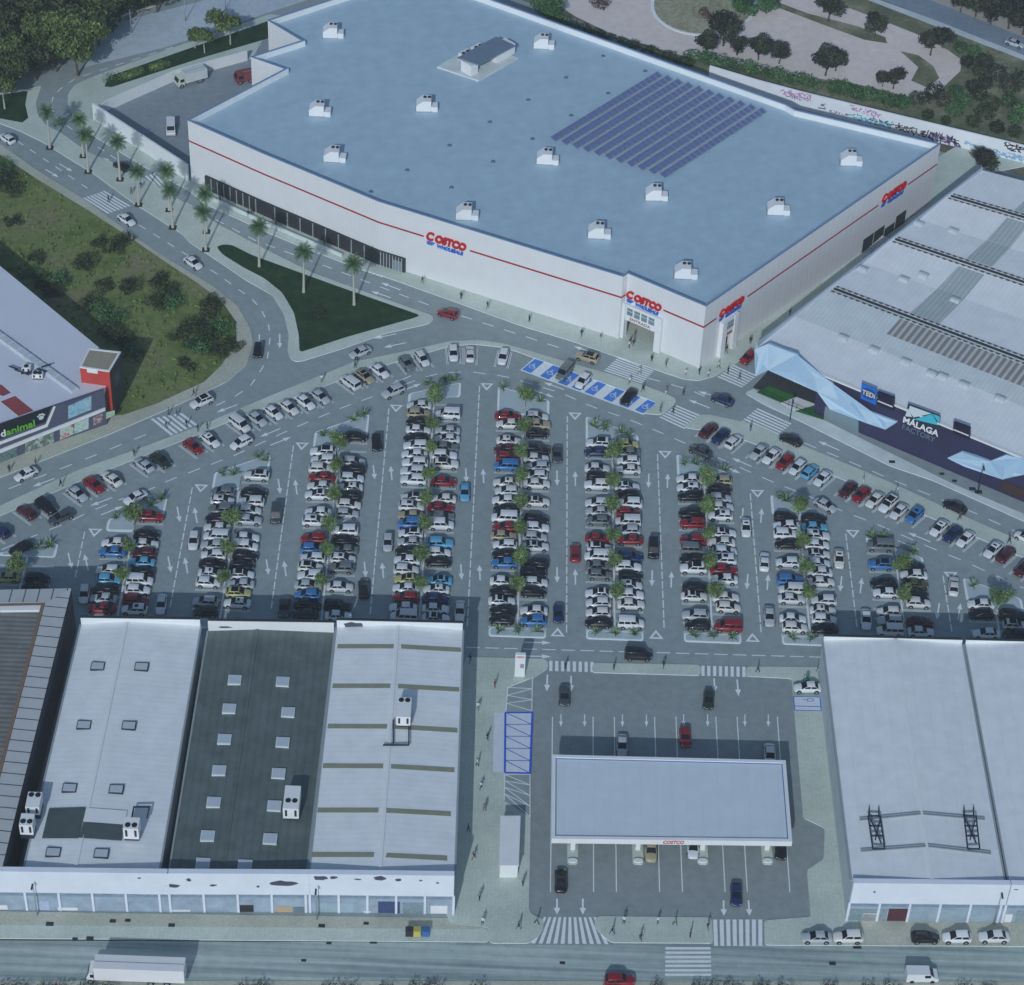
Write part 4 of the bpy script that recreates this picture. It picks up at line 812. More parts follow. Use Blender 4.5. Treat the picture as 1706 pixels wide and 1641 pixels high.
mroof = under(mall, mb.build('roof', rm))
def mroof_pt(s, t):
    """s metres along the front, t fraction of the depth"""
    for (t0, z0, _), (t1, z1, _) in zip(ts, ts[1:]):
        if t0 <= t <= t1: z = z0 + (z1 - z0) * (t - t0) / (t1 - t0)
    W_ = (M1 - M0).length; return M0.lerp(M3, t).lerp(M1.lerp(M2_, t), s / W_) + e * z
def mroof_px(x, y):
    p = at(x, y, 10.3); v = M3 - M0; W_ = M1 - M0
    det = W_.x * v.y - W_.y * v.x; q = p - M0; s = (q.x * v.y - q.y * v.x) / det; t = (W_.x * q.y - W_.y * q.x) / det; return s * W_.length, t
def on_roof(o): o.parent = mroof; return o
mb = MB(); mb.beam(M0 + e * 9.6 + mn * .1, M1 + e * 9.6 + mn * .1, .5, .35); under(mall, mb.build('eaves', WHITE))
mb = MB(); mb.beam(M0 - md * .15 + e * 9.5, M3 - md * .15 + e * 9.5, .3, 1.2); under(mall, mb.build('side_parapet', mat('blue grey flashing', (.42, .48, .58), .5, .08)))
DASH = stripes('ridge vent dashes', (.07, .07, .08), (.40, .42, .44), math.atan2(md.y, md.x), 1.3, .6, .1, .6)
for t, x0 in ((.30, 1384), (.575, 1480), (.83, 1576)):
    s0, _ = mroof_px(x0, 489 if t == .30 else 412 if t == .575 else 339)
    for dt, wd_, m_ in ((0, .5, DARK), (-.012, .28, DASH), (.012, .28, DASH)):
        a, b_ = mroof_pt(s0, t + dt), mroof_pt(s0 + 70, t + dt); mb = MB(); mb.beam(a + e * .03, b_ + e * .03, wd_, .16); on_roof(mb.build('ridge_vent', m_))
# brown louvred field and the translucent strip
BR = stripes('brown roof louvres', (.28, .26, .25), (.56, .57, .57), math.atan2(md.y, md.x), 1.25, .6, .15, .6)
s0, t0 = mroof_px(1499, 556); mb = MB(); mb.face([mroof_pt(s0, .215) + e * .05, mroof_pt(s0 + 60, .215) + e * .05, mroof_pt(s0 + 60, .283) + e * .05, mroof_pt(s0, .283) + e * .05]); on_roof(mb.build('louvre_field', BR))
TR = stripes('translucent strip', (.52, .58, .58), (.42, .48, .48), math.atan2(md.y, md.x), .9, .7, .2, .4)
s1, _ = mroof_px(1532, 540)
for ta, tb_ in ((.318, .45), (.45, .555), (.595, .70), (.70, .81), (.85, .99)):
    mb = MB(); mb.face([mroof_pt(s1 + (.4 - ta) * -4, ta) + e * .05, mroof_pt(s1 + 7 - (.4 - ta) * 4, ta) + e * .05, mroof_pt(s1 + 7 - (.4 - tb_) * 4, tb_) + e * .05, mroof_pt(s1 - (.4 - tb_) * 4, tb_) + e * .05]); on_roof(mb.build('translucent_strip', TR))
for x, y in ((1411, 565), (1466, 587), (1522, 609), (1522, 473), (1626, 519), (1626, 651), (1690, 677), (1612, 396), (1534, 373), (1568, 630), (1588, 636), (1440, 449), (1560, 470)):
    s, t = mroof_px(x, y); p = mroof_pt(s, t); ang = math.atan2(md.y, md.x); mb = MB()
    mb.grid([[p + md * (a_ * .9) + Vector((0, 0, -.1 + .75 * math.sin(th))) - mn * (.9 * math.cos(th)) for th in (math.pi * j / 6 for j in range(7))] for a_ in (-1, 1)], 0, False, True, False)
    mb.face([p - md * .9 + Vector((0, 0, -.1 + .75 * math.sin(th))) - mn * (.9 * math.cos(th)) for th in (math.pi * j / 6 for j in range(7))]); mb.face([p + md * .9 + Vector((0, 0, -.1 + .75 * math.sin(th))) - mn * (.9 * math.cos(th)) for th in (math.pi * j / 6 for j in range(7))][::-1])
    on_roof(mb.build('roof_light', mat('roof light', (.50, .55, .58), .3, .15, 2)))
# faceted canopies on the front
def facade(x, y, out=0.0): return on_plane(x, y, M0 + mn * out, mn)
CANO = [mat('pale blue panel %d' % k, c, .5, .04, .3) for k, c in enumerate(((.46, .62, .80), (.52, .68, .84), (.40, .56, .75), (.58, .72, .86)))]
def c8(x, y): return (1256 + x / 3.791, 400 + y / 3.791)
def faceted(L, name, seeds):
    P = [c8(*p) for p in L]; mb = MB(); n_ = len(P)
    tri_ = [P[i] for i in range(n_)]
    me = bpy.data.meshes.new('x'); bm = bmesh.new(); vs = [bm.verts.new(facade(*p, .45 + (.2 if i % 2 else .0))) for i, p in enumerate(P)]; bm.faces.new(vs)
    bmesh.ops.triangulate(bm, faces=bm.faces[:], ngon_method='BEAUTY')
    for f_ in bm.faces:
        q = [v.co.copy() for v in f_.verts]; k = R.randrange(4); c = (q[0] + q[1] + q[2]) / 3 + mn * .16
        if (q[1] - q[0]).cross(q[2] - q[0]).dot(mn) < 0: q.reverse()
        for i in range(3): mb.face([q[i], q[(i + 1) % 3], c], R.randrange(4))
    bm.free()
    Q = [facade(*p, .45 + (.2 if i % 2 else .0)) for i, p in enumerate(P)]
    for i in range(n_):
        a, b_ = Q[i], Q[(i + 1) % n_]; mb.face([b_, a, a - mn * .42, b_ - mn * .42], 2)
    under(mall, mb.build(name, CANO))
faceted([(2, 690), (90, 655), (180, 690), (270, 722), (330, 830), (490, 900), (580, 1030), (760, 1095), (905, 1150), (830, 1197), (720, 1160), (480, 1070), (400, 960), (250, 880), (90, 822), (8, 862)], 'faceted_canopy', 3)
faceted([(1220, 1377), (1310, 1337), (1400, 1365), (1490, 1397), (1590, 1357), (1706, 1387), (1850, 1440), (2000, 1400), (2000, 1560), (1850, 1530), (1706, 1482), (1640, 1472), (1570, 1512), (1330, 1432)], 'faceted_canopy', 3)
# signs
def flat(L, name, m, out, par=None, th=.25):
    P = [facade(x, y, out) for x, y in L]; mb = MB(); f = [p + mn * 0 for p in P]; b_ = [p - mn * th for p in P]; n_ = len(P)
    if (f[1] - f[0]).cross(f[2] - f[0]).dot(mn) < 0: f.reverse(); b_.reverse()
    mb.face(f); mb.face(b_[::-1])
    for i in range(n_): j = (i + 1) % n_; mb.face([f[j], f[i], b_[i], b_[j]])
    o = under(mall, mb.build(name, m))
    if par: o.parent = par; o.matrix_parent_inverse = par.matrix_parent_inverse.copy() if False else (Matrix.Translation(-M0))
    return o
flat([c8(680, 905), c8(777, 945), c8(771, 1042), c8(674, 1000)], 'sign_board', mat('bright blue board', (.03, .17, .62), .5, .04), .5)
ce = facade(*c8(725, 973), .56); mb = MB(); q = [ce + md * (1.55 * math.cos(t)) + e * (1.25 * math.sin(t)) for t in (2 * math.pi * k / 24 for k in range(24))]; mb.face([p for p in q]); under(mall, mb.build('sign_oval', mat('deep blue oval', (.02, .07, .36), .5, 0)))
under(mall, wall_text('lettering', 'TEDi', ce + mn * .03, md, 1.5, mat('pale yellow lettering', (.75, .72, .38), .5, 0), None, .03, bold=.03, depth=.05, fit=2.6))
for L in (((780, 962), (884, 1000), (880, 1080), (776, 1040)), ((1262, 1152), (1363, 1190), (1360, 1262), (1257, 1222))):
    flat([c8(*p) for p in L], 'sign_box', mat('black purple box', (.02, .016, .04), .4, .1), .7, th=.6)
    a, b_ = c8(L[3][0] + 6, L[3][1] - 22), c8(L[2][0] - 4, L[2][1] - 24); mb = MB(); mb.beam(facade(*a, .74), facade(*b_, .74), .1, .22); under(mall, mb.build('light_bar', PARA))
LW, LC, LG = mat('emblem white', (.62, .70, .74), .5, 0), mat('emblem cyan', (.10, .50, .66), .5, 0), mat('emblem grey', (.10, .13, .16), .5, 0)
flat([c8(975, 1035), c8(1178, 1112), c8(1168, 1190), c8(950, 1120)], 'emblem_back', BLKF, .3, th=.2)
flat([c8(985, 1047), c8(1120, 1096), c8(1008, 1120), c8(978, 1080)], 'emblem_facet', LW, .36, th=.05); flat([c8(972, 1062), c8(998, 1118), c8(955, 1112)], 'emblem_facet', LW, .36, th=.05)
flat([c8(1125, 1098), c8(1165, 1170), c8(1010, 1132)], 'emblem_facet', LC, .36, th=.05); flat([c8(1130, 1098), c8(1175, 1116), c8(1170, 1160)], 'emblem_facet', LC, .36, th=.05)
a, b_ = facade(*c8(943, 1142), .4), facade(*c8(1168, 1222), .4); under(mall, wall_text('lettering', 'MÁLAGA', (a + b_) / 2 + e * .1, md, 1.9, mat('white lettering', (.80, .80, .82), .5, 0), None, .05, bold=.05, depth=.1, fit=(b_ - a).length))
under(mall, wall_text('lettering', 'FACTORY', (a + b_) / 2 - e * 1.55 + md * -.2, md, 1.6, mat('slate lettering', (.16, .22, .28), .5, 0), None, .05, depth=.1, fit=(b_ - a).length * .92))
flat([c8(450, 1050), c8(660, 1135), c8(660, 1215), c8(440, 1130)], 'shop_window', GLASSB, .06, th=.1)
flat([c8(1560, 1520), c8(1750, 1590), c8(1750, 1660), c8(1550, 1570)], 'entrance_panel', mat('dark brown panel', (.06, .035, .03), .5, .1), .1, th=.2)
mb = MB(); mb.prism([M0 + depth * .98 + md * .2, k1 + depth * .98, k1 - mn * .1, M0 + md * .2], 0, .15, bottom=False); structure('shaded_recess_ground', mb, mat('recess shade tone', (.05, .055, .06), .8, .2, 1))  # recess ground coloured dark for the shade beneath the canopy
# turf and fence at the mall corner
for L, m_, z in (([c8(15, 965), c8(95, 925), c8(265, 992), c8(170, 1030)], mat('bright turf', (.045, .17, .035), .9, .15, 1), .2), ([c8(170, 1032), c8(268, 995), c8(400, 1045), c8(260, 1080)], PARA, .19), ([c8(258, 1084), c8(410, 1040), c8(446, 1080), c8(438, 1138)], MATS['bright turf'], .2)):
    mb = MB(); mb.prism(pts(L), 0, z, bottom=False); structure('turf' if m_ is not PARA else 'garden_path', mb, m_)
fr = empty('garden_fence', at(1262, 655), 0, 'low dark railing around the turf at the mall corner', 'fence')
P = pts([(1258, 652), (1300, 672), (1340, 688), (1372, 702)]); mb = MB()
for a, b_ in zip(P, P[1:]):
    for z in (.5, 1.1): mb.beam(a + e * z, b_ + e * z, .05, .06)
under(fr, mb.build('rail', BLKF))
for a, b_ in zip(P, P[1:]):
    for k in range(3): q = a.lerp(b_, k / 3); mb = MB(); mb.box((q.x, q.y, .12), (.07, .07, 1.1)); under(fr, mb.build('post', BLKF))
# ---------------------------------------------------------------- pet shop to the west
ZP = 8.2
pq = pts([(-170, 764), (172, 648), (186, 592), (-170, 298)], ZP); Q0, Q1, Q2, Q3 = (Vector((p.x, p.y, 0)) for p in pq)
pet = empty('pet_shop', Q1, 0, 'large shop with white roof, dark front and red corner tower by the crossing', 'shop')
pd = (Q1 - Q0).normalized(); pn = Vector((pd.y, -pd.x, 0))
mb = MB(); mb.prism([Q0, Q1, Q2, Q3], -.05, ZP - 1.35); under(pet, mb.build('wall', mat('dark grey wall', (.10, .10, .12), .7, .15, .5)))  # one dark grey on all walls
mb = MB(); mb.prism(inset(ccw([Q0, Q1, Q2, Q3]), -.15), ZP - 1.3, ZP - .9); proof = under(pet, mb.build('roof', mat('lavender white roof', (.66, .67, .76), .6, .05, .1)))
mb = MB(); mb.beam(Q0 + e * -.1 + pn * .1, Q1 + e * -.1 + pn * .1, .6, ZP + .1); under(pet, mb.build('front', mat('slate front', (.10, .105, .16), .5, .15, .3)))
def pf(x, y, out=.45): return on_plane(x, y, Q1 + pn * out, pn)
def pflat(L, name, m, out=.45, th=.1):
    P = [pf(x, y, out) for x, y in L]; mb = MB(); b_ = [p - pn * th for p in P]; n_ = len(P)
    if (P[1] - P[0]).cross(P[2] - P[0]).dot(pn) < 0: P.reverse(); b_.reverse()
    mb.face(P); mb.face(b_[::-1])
    for i in range(n_): j = (i + 1) % n_; mb.face([P[j], P[i], b_[i], b_[j]])
    return under(pet, mb.build(name, m))
def c5(x, y): return (x / 3.791, 400 + y / 3.791)
pflat([c5(-200, 1235), c5(325, 1050), c5(285, 1150), c5(-200, 1330)], 'sign_panel', mat('black sign panel', (.018, .018, .025), .4, .05), .5)
a, b_ = pf(*c5(-8, 1216), .55), pf(*c5(222, 1150), .55)
under(pet, wall_text('lettering', 'animal', pf(*c5(130, 1186), .55), pd, 2.1, mat('lime lettering', (.16, .48, .03), .5, 0), None, .04, bold=.04, depth=.1, fit=(pf(*c5(222, 1150), .55) - pf(*c5(42, 1205), .55)).length))
under(pet, wall_text('lettering', 'd', pf(*c5(20, 1222), .55), pd, 2.1, MATS['white lettering'], None, .04, bold=.04, depth=.1))
cpw = pf(*c5(260, 1118), .56); mb = MB()
for dx, dz, r_ in ((0, -.15, .5), (-.55, .35, .22), (-.2, .62, .24), (.25, .6, .24), (.58, .3, .22)):
    mb.face([cpw + pd * (dx + r_ * math.cos(t)) + e * (dz + r_ * .9 * math.sin(t)) for t in (2 * math.pi * k / 14 for k in range(14))])
under(pet, mb.build('paw_emblem', LW))
pflat([c5(-200, 1350), c5(290, 1165), c5(340, 1050), c5(352, 1052), c5(300, 1180), c5(-200, 1368)], 'trim', PARA, .5)
pflat([c5(-200, 1408), c5(665, 1062), c5(665, 1078), c5(-200, 1428)], 'trim', PARA, .7, .4)
for L, cs in ((((432, 1050), (577, 985), (577, 1070), (432, 1130)), ((.24, .50, .50), (.42, .62, .70), (.10, .25, .55))), (((160, 1270), (340, 1205), (340, 1282), (160, 1345)), ((.50, .58, .55), (.10, .14, .10), (.60, .66, .62))), (((380, 1195), (465, 1160), (465, 1225), (380, 1262)), ((.30, .52, .36), (.62, .66, .60), (.42, .04, .05))), (((470, 1160), (560, 1125), (560, 1190), (470, 1225)), ((.38, .58, .50), (.6, .68, .66), (.2, .5, .3))), (((590, 1118), (648, 1095), (648, 1150), (590, 1172)), ((.55, .58, .6), (.25, .08, .08), (.6, .62, .64))), (((0, 1335), (110, 1295), (110, 1365), (0, 1405)), ((.06, .10, .10), (.20, .28, .28), (.03, .04, .05))), (((672, 1090), (725, 1075), (725, 1105), (672, 1130)), ((.35, .5, .3), (.5, .6, .45), (.2, .35, .2)))):
    nm = 'poster print %d' % int(L[0][0]); m = mottled(nm, [(.36, cs[0]), (.5, cs[1]), (.66, cs[2])], .7, 3, .5); pflat([c5(*p) for p in L], 'poster', m, .5)
# tower
tq = pts([(133, 611), (182, 618), (201, 586), (148, 580)], 11.0); TQ = ccw([Vector((p.x, p.y, 0)) for p in tq])
RT_ = mat('red tower cladding', (.50, .06, .045), .55, .12, .4)
mb = MB(); mb.prism(TQ, -.05, 10.75); tw = under(pet, mb.build('tower', RT_)); mb = MB(); mb.prism(inset(TQ, .3), 10.76, 10.87); under(pet, mb.build('tower_roof', mat('sandy tower roof', (.33, .29, .22), .8, .15, 1)))
mb = MB(); ring(mb, inset(TQ, -.05), .35, 10.75, 11.0, 0); under(pet, mb.build('tower_coping', PARA))
k = [(TQ[i], TQ[(i + 1) % 4]) for i in range(4)]; s_ = max(k, key=lambda ab: (ab[0] + ab[1]).x); fr_ = min(k, key=lambda ab: (ab[0] + ab[1]).y)
dd = (s_[1] - s_[0]).normalized(); nn = Vector((dd.y, -dd.x, 0)); mb = MB(); mb.beam(s_[0] + nn * .03, s_[1] + nn * .03, .08, 10.7); under(pet, mb.build('side_shade_panel', mat('tower side shade', (.05, .04, .05), .5, .1)))  # dark sheet painting the shade on the tower's east side
c = (s_[0] + s_[1]) / 2 + nn * .09 + e * 7; mb = MB(); P_ = [c + dd * (1.5 * math.cos(t)) + e * (1.9 * math.sin(t)) for t in (math.pi / 4 + math.pi / 2 * j for j in range(4))]; mb.face(P_); under(pet, mb.build('emblem', mat('dim emblem', (.09, .11, .15), .5, .3, 2)))
dd = (fr_[1] - fr_[0]).normalized(); nn = Vector((dd.y, -dd.x, 0)); c = fr_[0].lerp(fr_[1], .42) + nn * .05; mb = MB(); mb.beam(c - dd * 1.0 + e * 10.0, c + dd * 1.0 + e * 10.0, .1, .75); under(pet, mb.build('tower_plaque', PARA))
# roof details of the pet shop
for L in (((-60, 905), (10, 915), (68, 965), (20, 985), (-60, 960)), ((5, 1020), (95, 985), (212, 1078), (118, 1112))):
    mb = MB(); mb.prism(pts([c5(*p) for p in L], ZP - .9), ZP - .89, ZP - .86); under(pet, mb.build('red_roof_panel', mat('faded red roof', (.30, .065, .07), .6, .12, .4)))
for k in range(9):
    a, b_ = c5(-40 + k * 58, 620 + k * 42), c5(5 + k * 58, 575 + k * 42); p, q = at(*a, ZP - .9), at(*b_, ZP - .9); mb = MB(); mb.box(((p.x + q.x) / 2, (p.y + q.y) / 2, ZP - .9), (3.2, 1.9, .5), -.75, 0, .72); o = under(pet, mb.build('roof_tarpaulin', mat('grey white tarpaulin', (.52, .57, .62), .6, .15, .8)))
p = at(*c5(195, 850), ZP - .9); bars = []
for k in range(8): a = p + Vector((R.uniform(-3.2, 3.2), R.uniform(-1.6, 1.6), R.uniform(.3, 1.1))); bars.append((a, a + Vector((R.choice((-1.8, 1.6)), R.choice((-.7, .9)), 0))))
frame_thing('duct_frame', bars, BLKF, 'tangle of black ducts on the white pet shop roof', 'duct frame', .22)
u = aircon(at(*c5(170, 830), ZP - .9), 1.6, 1.2, 1.0, ((0, 0),), 'small pale condenser among black ducts on the pet shop roof', .3)
u = aircon(at(*c5(240, 870), ZP - .9), 1.9, 1.1, .9, ((-.4, 0), (.4, 0)), 'small wide condenser nearest the edge of the pet shop roof', .3)
# ================================================================== vehicles
def paint(name, c, rough=.28): return mat('paint ' + name, c, rough, 0, spec=.5, coat=.6)
COLS = {'W': ('white', (.74, .75, .77)), 'S': ('silver', (.46, .49, .52)), 'G': ('grey', (.16, .18, .19)), 'D': ('dark grey', (.06, .07, .08)), 'K': ('black', (.010, .009, .013)), 'R': ('red', (.25, .008, .016)), 'M': ('maroon', (.09, .012, .018)), 'B': ('blue', (.06, .19, .46)), 'N': ('navy', (.018, .03, .11)), 'C': ('light blue', (.14, .40, .62)), 'T': ('tan', (.40, .35, .23)), 'Y': ('yellow', (.50, .48, .18)), 'O': ('olive', (.085, .085, .025)), 'E': ('dark green', (.025, .04, .025))}
PNT = {k: paint(n, c) for k, (n, c) in COLS.items()}
WHITES = [PNT['W'], PNT['W'], paint('off white', (.66, .67, .68)), paint('pearl white', (.71, .70, .67)), paint('cool white', (.68, .71, .75))]
CARS = {}
def ringpts(x, w_, zb, zt, crown=.05):
    h = zt - zb; P = [(0, zb), (.82 * w_, zb), (w_ * .97, zb + .16 * h), (w_, zb + .45 * h), (w_ * .97, zb + .78 * h), (w_ * .88, zt - .02), (w_ * .5, zt + crown * .8), (0, zt + crown)]
    return [(x, y, z) for y, z in P] + [(x, -y, z) for y, z in P[-2:0:-1]]
def make_car(kind):
    """four metres and more long, nose along +x"""
    S = {'saloon': dict(L=4.45, W=.87, st=[(-2.22, .50, .42, .58), (-2.17, .66, .36, .70), (-2.02, .79, .28, .82), (-1.5, .86, .22, .92), (-.6, .87, .2, .90), (.7, .87, .2, .88), (1.35, .86, .22, .80), (1.85, .79, .26, .70), (2.1, .64, .34, .62), (2.2, .46, .40, .55)], cab=(-1.72, -.98, .12, 1.08, .88, 1.40, .80, .62)),
         'hatchback': dict(L=4.1, W=.86, st=[(-2.02, .56, .40, .74), (-1.97, .72, .34, .86), (-1.85, .82, .28, .93), (-1.2, .86, .22, .93), (-.4, .86, .2, .92), (.7, .86, .2, .90), (1.25, .85, .22, .84), (1.72, .78, .27, .72), (1.96, .62, .34, .64), (2.06, .44, .40, .57)], cab=(-1.9, -1.42, .12, 1.08, .90, 1.45, .80, .64)),
         'off_roader': dict(L=4.4, W=.9, st=[(-2.18, .60, .46, .86), (-2.13, .76, .40, .97), (-2.0, .87, .34, 1.04), (-1.2, .9, .28, 1.04), (-.4, .9, .27, 1.03), (.7, .9, .27, 1.01), (1.3, .89, .28, .98), (1.86, .83, .32, .88), (2.1, .68, .38, .80), (2.2, .50, .45, .71)], cab=(-2.05, -1.65, .2, 1.0, 1.01, 1.62, .84, .68)),
         'minivan': dict(L=4.5, W=.9, st=[(-2.2, .82, .38, 1.0), (-2.14, .88, .30, 1.08), (-1.2, .9, .24, 1.08), (-.2, .9, .23, 1.06), (.9, .9, .23, 1.02), (1.45, .88, .25, .96), (1.85, .82, .3, .87), (2.1, .66, .36, .79), (2.2, .48, .42, .69)], cab=(-2.17, -2.02, .62, 1.32, 1.05, 1.82, .86, .76))}[kind]
    r = empty(kind + '_proto'); mb = MB()
    mb.grid([ringpts(*s) for s in S['st']], 0, True, True, True)
    xb, xbt, xft, xf, zb, zt, wb, wt = S['cab']
    lo = [(xb, -wb, zb - .06), (xf, -wb * .94, zb - .06), (xf, wb * .94, zb - .06), (xb, wb, zb - .06)]
    xm = (xbt + xft) / 2
    hi = [(xbt, -wt, zt - .03), (xft, -wt * .95, zt - .05), (xft, wt * .95, zt - .05), (xbt, wt, zt - .03)]
    n = len(mb.v); mb.v += lo + hi + [(xbt + .1, 0, zt + .02), (xft - .1, 0, zt + .01)]
    for f in ((0, 1, 5, 4), (2, 3, 7, 6), (1, 2, 6, 5), (3, 0, 4, 7), (4, 5, n * 0 + 9, 8), (6, 7, 8, 9), (5, 6, 9), (7, 4, 8)): mb.f.append(tuple(n + k for k in f)); mb.m.append(0); mb.sm.append(False)
    bm_ = bmesh.new(); vs_ = [bm_.verts.new(v) for v in mb.v[n:]]; fs_ = [bm_.faces.new([vs_[i - n] for i in f]) for f in mb.f if min(f) >= n]
    mb.v = mb.v[:n]; mb.f = [f for f in mb.f if min(f) < n]; mb.m = mb.m[:len(mb.f)]; mb.sm = mb.sm[:len(mb.f)]
    bmesh.ops.bevel(bm_, geom=[e_ for e_ in bm_.edges if e_.calc_length() > .05 and max(v.co.z for v in e_.verts) > zb + .1 and len(e_.link_faces) == 2], offset=.07, segments=2, affect='EDGES', profile=.6)
    bm_.verts.index_update(); n = len(mb.v); mb.v += [tuple(v.co) for v in bm_.verts]
    for f in bm_.faces: mb.f.append(tuple(n + v.index for v in f.verts)); mb.m.append(0); mb.sm.append(True)
    bm_.free()
    for x in (-S['L'] * .29, S['L'] * .31):
        for s in (-1, 1): mb.tube((x, s * (S['W'] - .12), .36), (x, s * (S['W'] + .004), .36), .39, seg=16, m=1)
    mb.build('body', [PNT['W'], BLACK], r)
    lo = [Vector(p) for p in lo]; hi = [Vector(p) for p in hi]
    def pane(name, a, b, c, d, ins=.1, split=1, m=GLASS, low=.16):
        q = MB(); nrm = (b - a).cross(d - a).normalized() * .012
        for k in range(split):
            t0, t1 = (k + (ins if k == 0 else .06)) / split, (k + 1 - (ins if k == split - 1 else .06)) / split
            P = [a.lerp(b, t0), a.lerp(b, t1)]; T = [d.lerp(c, t0), d.lerp(c, t1)]
            q.face([P[0].lerp(T[0], low) + nrm, P[1].lerp(T[1], low) + nrm, P[1].lerp(T[1], .9) + nrm, P[0].lerp(T[0], .9) + nrm])
        q.build(name, m, r)
    pane('windscreen', lo[1], lo[2], hi[2], hi[1], .03, low=.08); pane('rear_window', lo[3], lo[0], hi[0], hi[3], .05, low=.14)
    sp = 3 if kind == 'minivan' else 2
    pane('side_window', lo[0], lo[1], hi[1], hi[0], .08, sp, low=.3); pane('side_window', lo[2], lo[3], hi[3], hi[2], .08, sp, low=.3)
    wm = MB(); wm.tube((0, -.11, 0), (0, .11, 0), .315, seg=16); wm.tube((0, -.115, 0), (0, .115, 0), .2, seg=10, m=1)
    w0 = None
    for x in (-S['L'] * .29, S['L'] * .31):
        for s in (-1, 1):
            if w0 is None: o = wm.build('wheel', [TYRE, RIM], r); w0 = o.data
            else: o = link('wheel', w0, r)
            o.location = (x, s * (S['W'] - .09), .315)
    for s in (-1, 1):
        q = MB(); x1 = S['st'][-1][0]; z1 = S['st'][-3][3]; q.box((x1 - .26, s * .56, z1 - .15), (.16, .26, .12)); q.build('headlight', mat('headlamp', (.6, .62, .64), .15, 0), r)
        q = MB(); x0 = S['st'][0][0]; q.box((x0 + .14, s * .62, S['st'][1][3] - .16), (.12, .2, .13)); q.build('tail_light', mat('tail lamp', (.25, .01, .01), .3, 0), r)
    for o in r.children:
        if o.name.startswith('body'):
            o.material_slots[0].link = 'OBJECT'; o.material_slots[0].material = PNT['W']
    r.name = kind; freeze(r); CARS[kind] = r
    # panoramic black roof sheet of this kind, added to some copies
    q = MB(); q.face([(xbt + .25 * (xft - xbt), -wt * .86, zt - .022 + .025), (xft - .02, -wt * .84, zt - .03 + .02), (xft - .06, 0, zt + .024), (xbt + .25 * (xft - xbt), 0, zt + .034)]); q.face([(xbt + .25 * (xft - xbt), 0, zt + .034), (xft - .06, 0, zt + .024), (xft - .02, wt * .84, zt - .03 + .02), (xbt + .25 * (xft - xbt), wt * .86, zt - .022 + .025)])
    me = q.build('panorama_roof', GLASS); r['pano'] = me.data.name; bpy.data.objects.remove(me)
    q = MB(); q.face([(xbt + .5 * (xft - xbt), -wt * .5, zt + .018), (xft - .18, -wt * .5, zt + .012), (xft - .18, 0, zt + .026), (xbt + .5 * (xft - xbt), 0, zt + .03)]); q.face([(xbt + .5 * (xft - xbt), 0, zt + .03), (xft - .18, 0, zt + .026), (xft - .18, wt * .5, zt + .012), (xbt + .5 * (xft - xbt), wt * .5, zt + .018)])
    me = q.build('sunroof', GLASS); r['sun'] = me.data.name; bpy.data.objects.remove(me)
for k_ in ('saloon', 'hatchback', 'off_roader', 'minivan'): make_car(k_)
KN = {'saloon': 'saloon', 'hatchback': 'hatchback', 'off_roader': 'off-roader', 'minivan': 'minivan'}
def put_car(kind, col, p, rz, label, group=None, roof=None):
    o = dup(CARS[kind], p, rz, R.uniform(1.03, 1.09), R.choice(WHITES) if col == 'W' else PNT[col]); o.scale.z *= 1.06; tag(o, label, {'saloon': 'car', 'hatchback': 'car', 'off_roader': 'car', 'minivan': 'minivan'}[kind], group)
    for key, nm in (('pano', 'panorama_roof'), ('sun', 'sunroof')):
        if key in o: del o[key]
        if roof == key: link(nm, bpy.data.meshes[CARS[kind][key]], o)
    return o
ROWS = {(0, -1): '. . . Y .', (0, 1): '. . K K .',
 (1, -1): 'R S K C W . B W .', (1, 1): 'W* R W Wv K C M W K . R',
 (2, -1): 'K S . W W* K W S Wv W K G W* G', (2, 1): '. W* Yp S Wp K K Wv W . S W W K . Wp',
 (3, -1): 'K K B S W Wp W B R . W* W . Wp W R W W Wp', (3, 1): 'W Ko . W . G W* G K W . S W K W* W Ko S . . K',
 (4, -1): 'Wv W R W Yp W W K S Wp Bv T W* Wp . W W W W W K W K T W', (4, 1): 'Wp W N W* Cp . K W C . Wv G R W . R . Wp W G W S . Wv .',
 (5, -1): 'K K Wp K W . B K W T R Wv K W W W* . Bv R M W* . W R', (5, 1): 'B W . K W K Ko . Wp S W K . Wp . W W S W K . K T W',
 (6, -1): 'K W W Wp . G G Wv Wp R . G S W . W K W . N Wp', (6, 1): 'Wv . W W W* K W N . R S Wv R W K Wp . W W G Y',
 (7, -1): 'K S . Wp K . Wp K Gv R . R K . K W* W', (7, 1): 'Rv . W W . W R W* W W Wp . W* W S K T',
 (8, -1): 'W W . W Wv B . W . K W W K', (8, 1): 'K W W* W . W W W Wp W W* C K',
 (9, -1): 'Wv S W . W K . Bp . Gv', (9, 1): 'W M . W K O W K', (10, -1): 'W . K W', (10, 1): 'K Wp K'}
RN = ['far west row', 'second row', 'third row', 'fourth row', 'fifth row', 'sixth row', 'seventh row', 'eighth row', 'ninth row', 'tenth row', 'far east row']
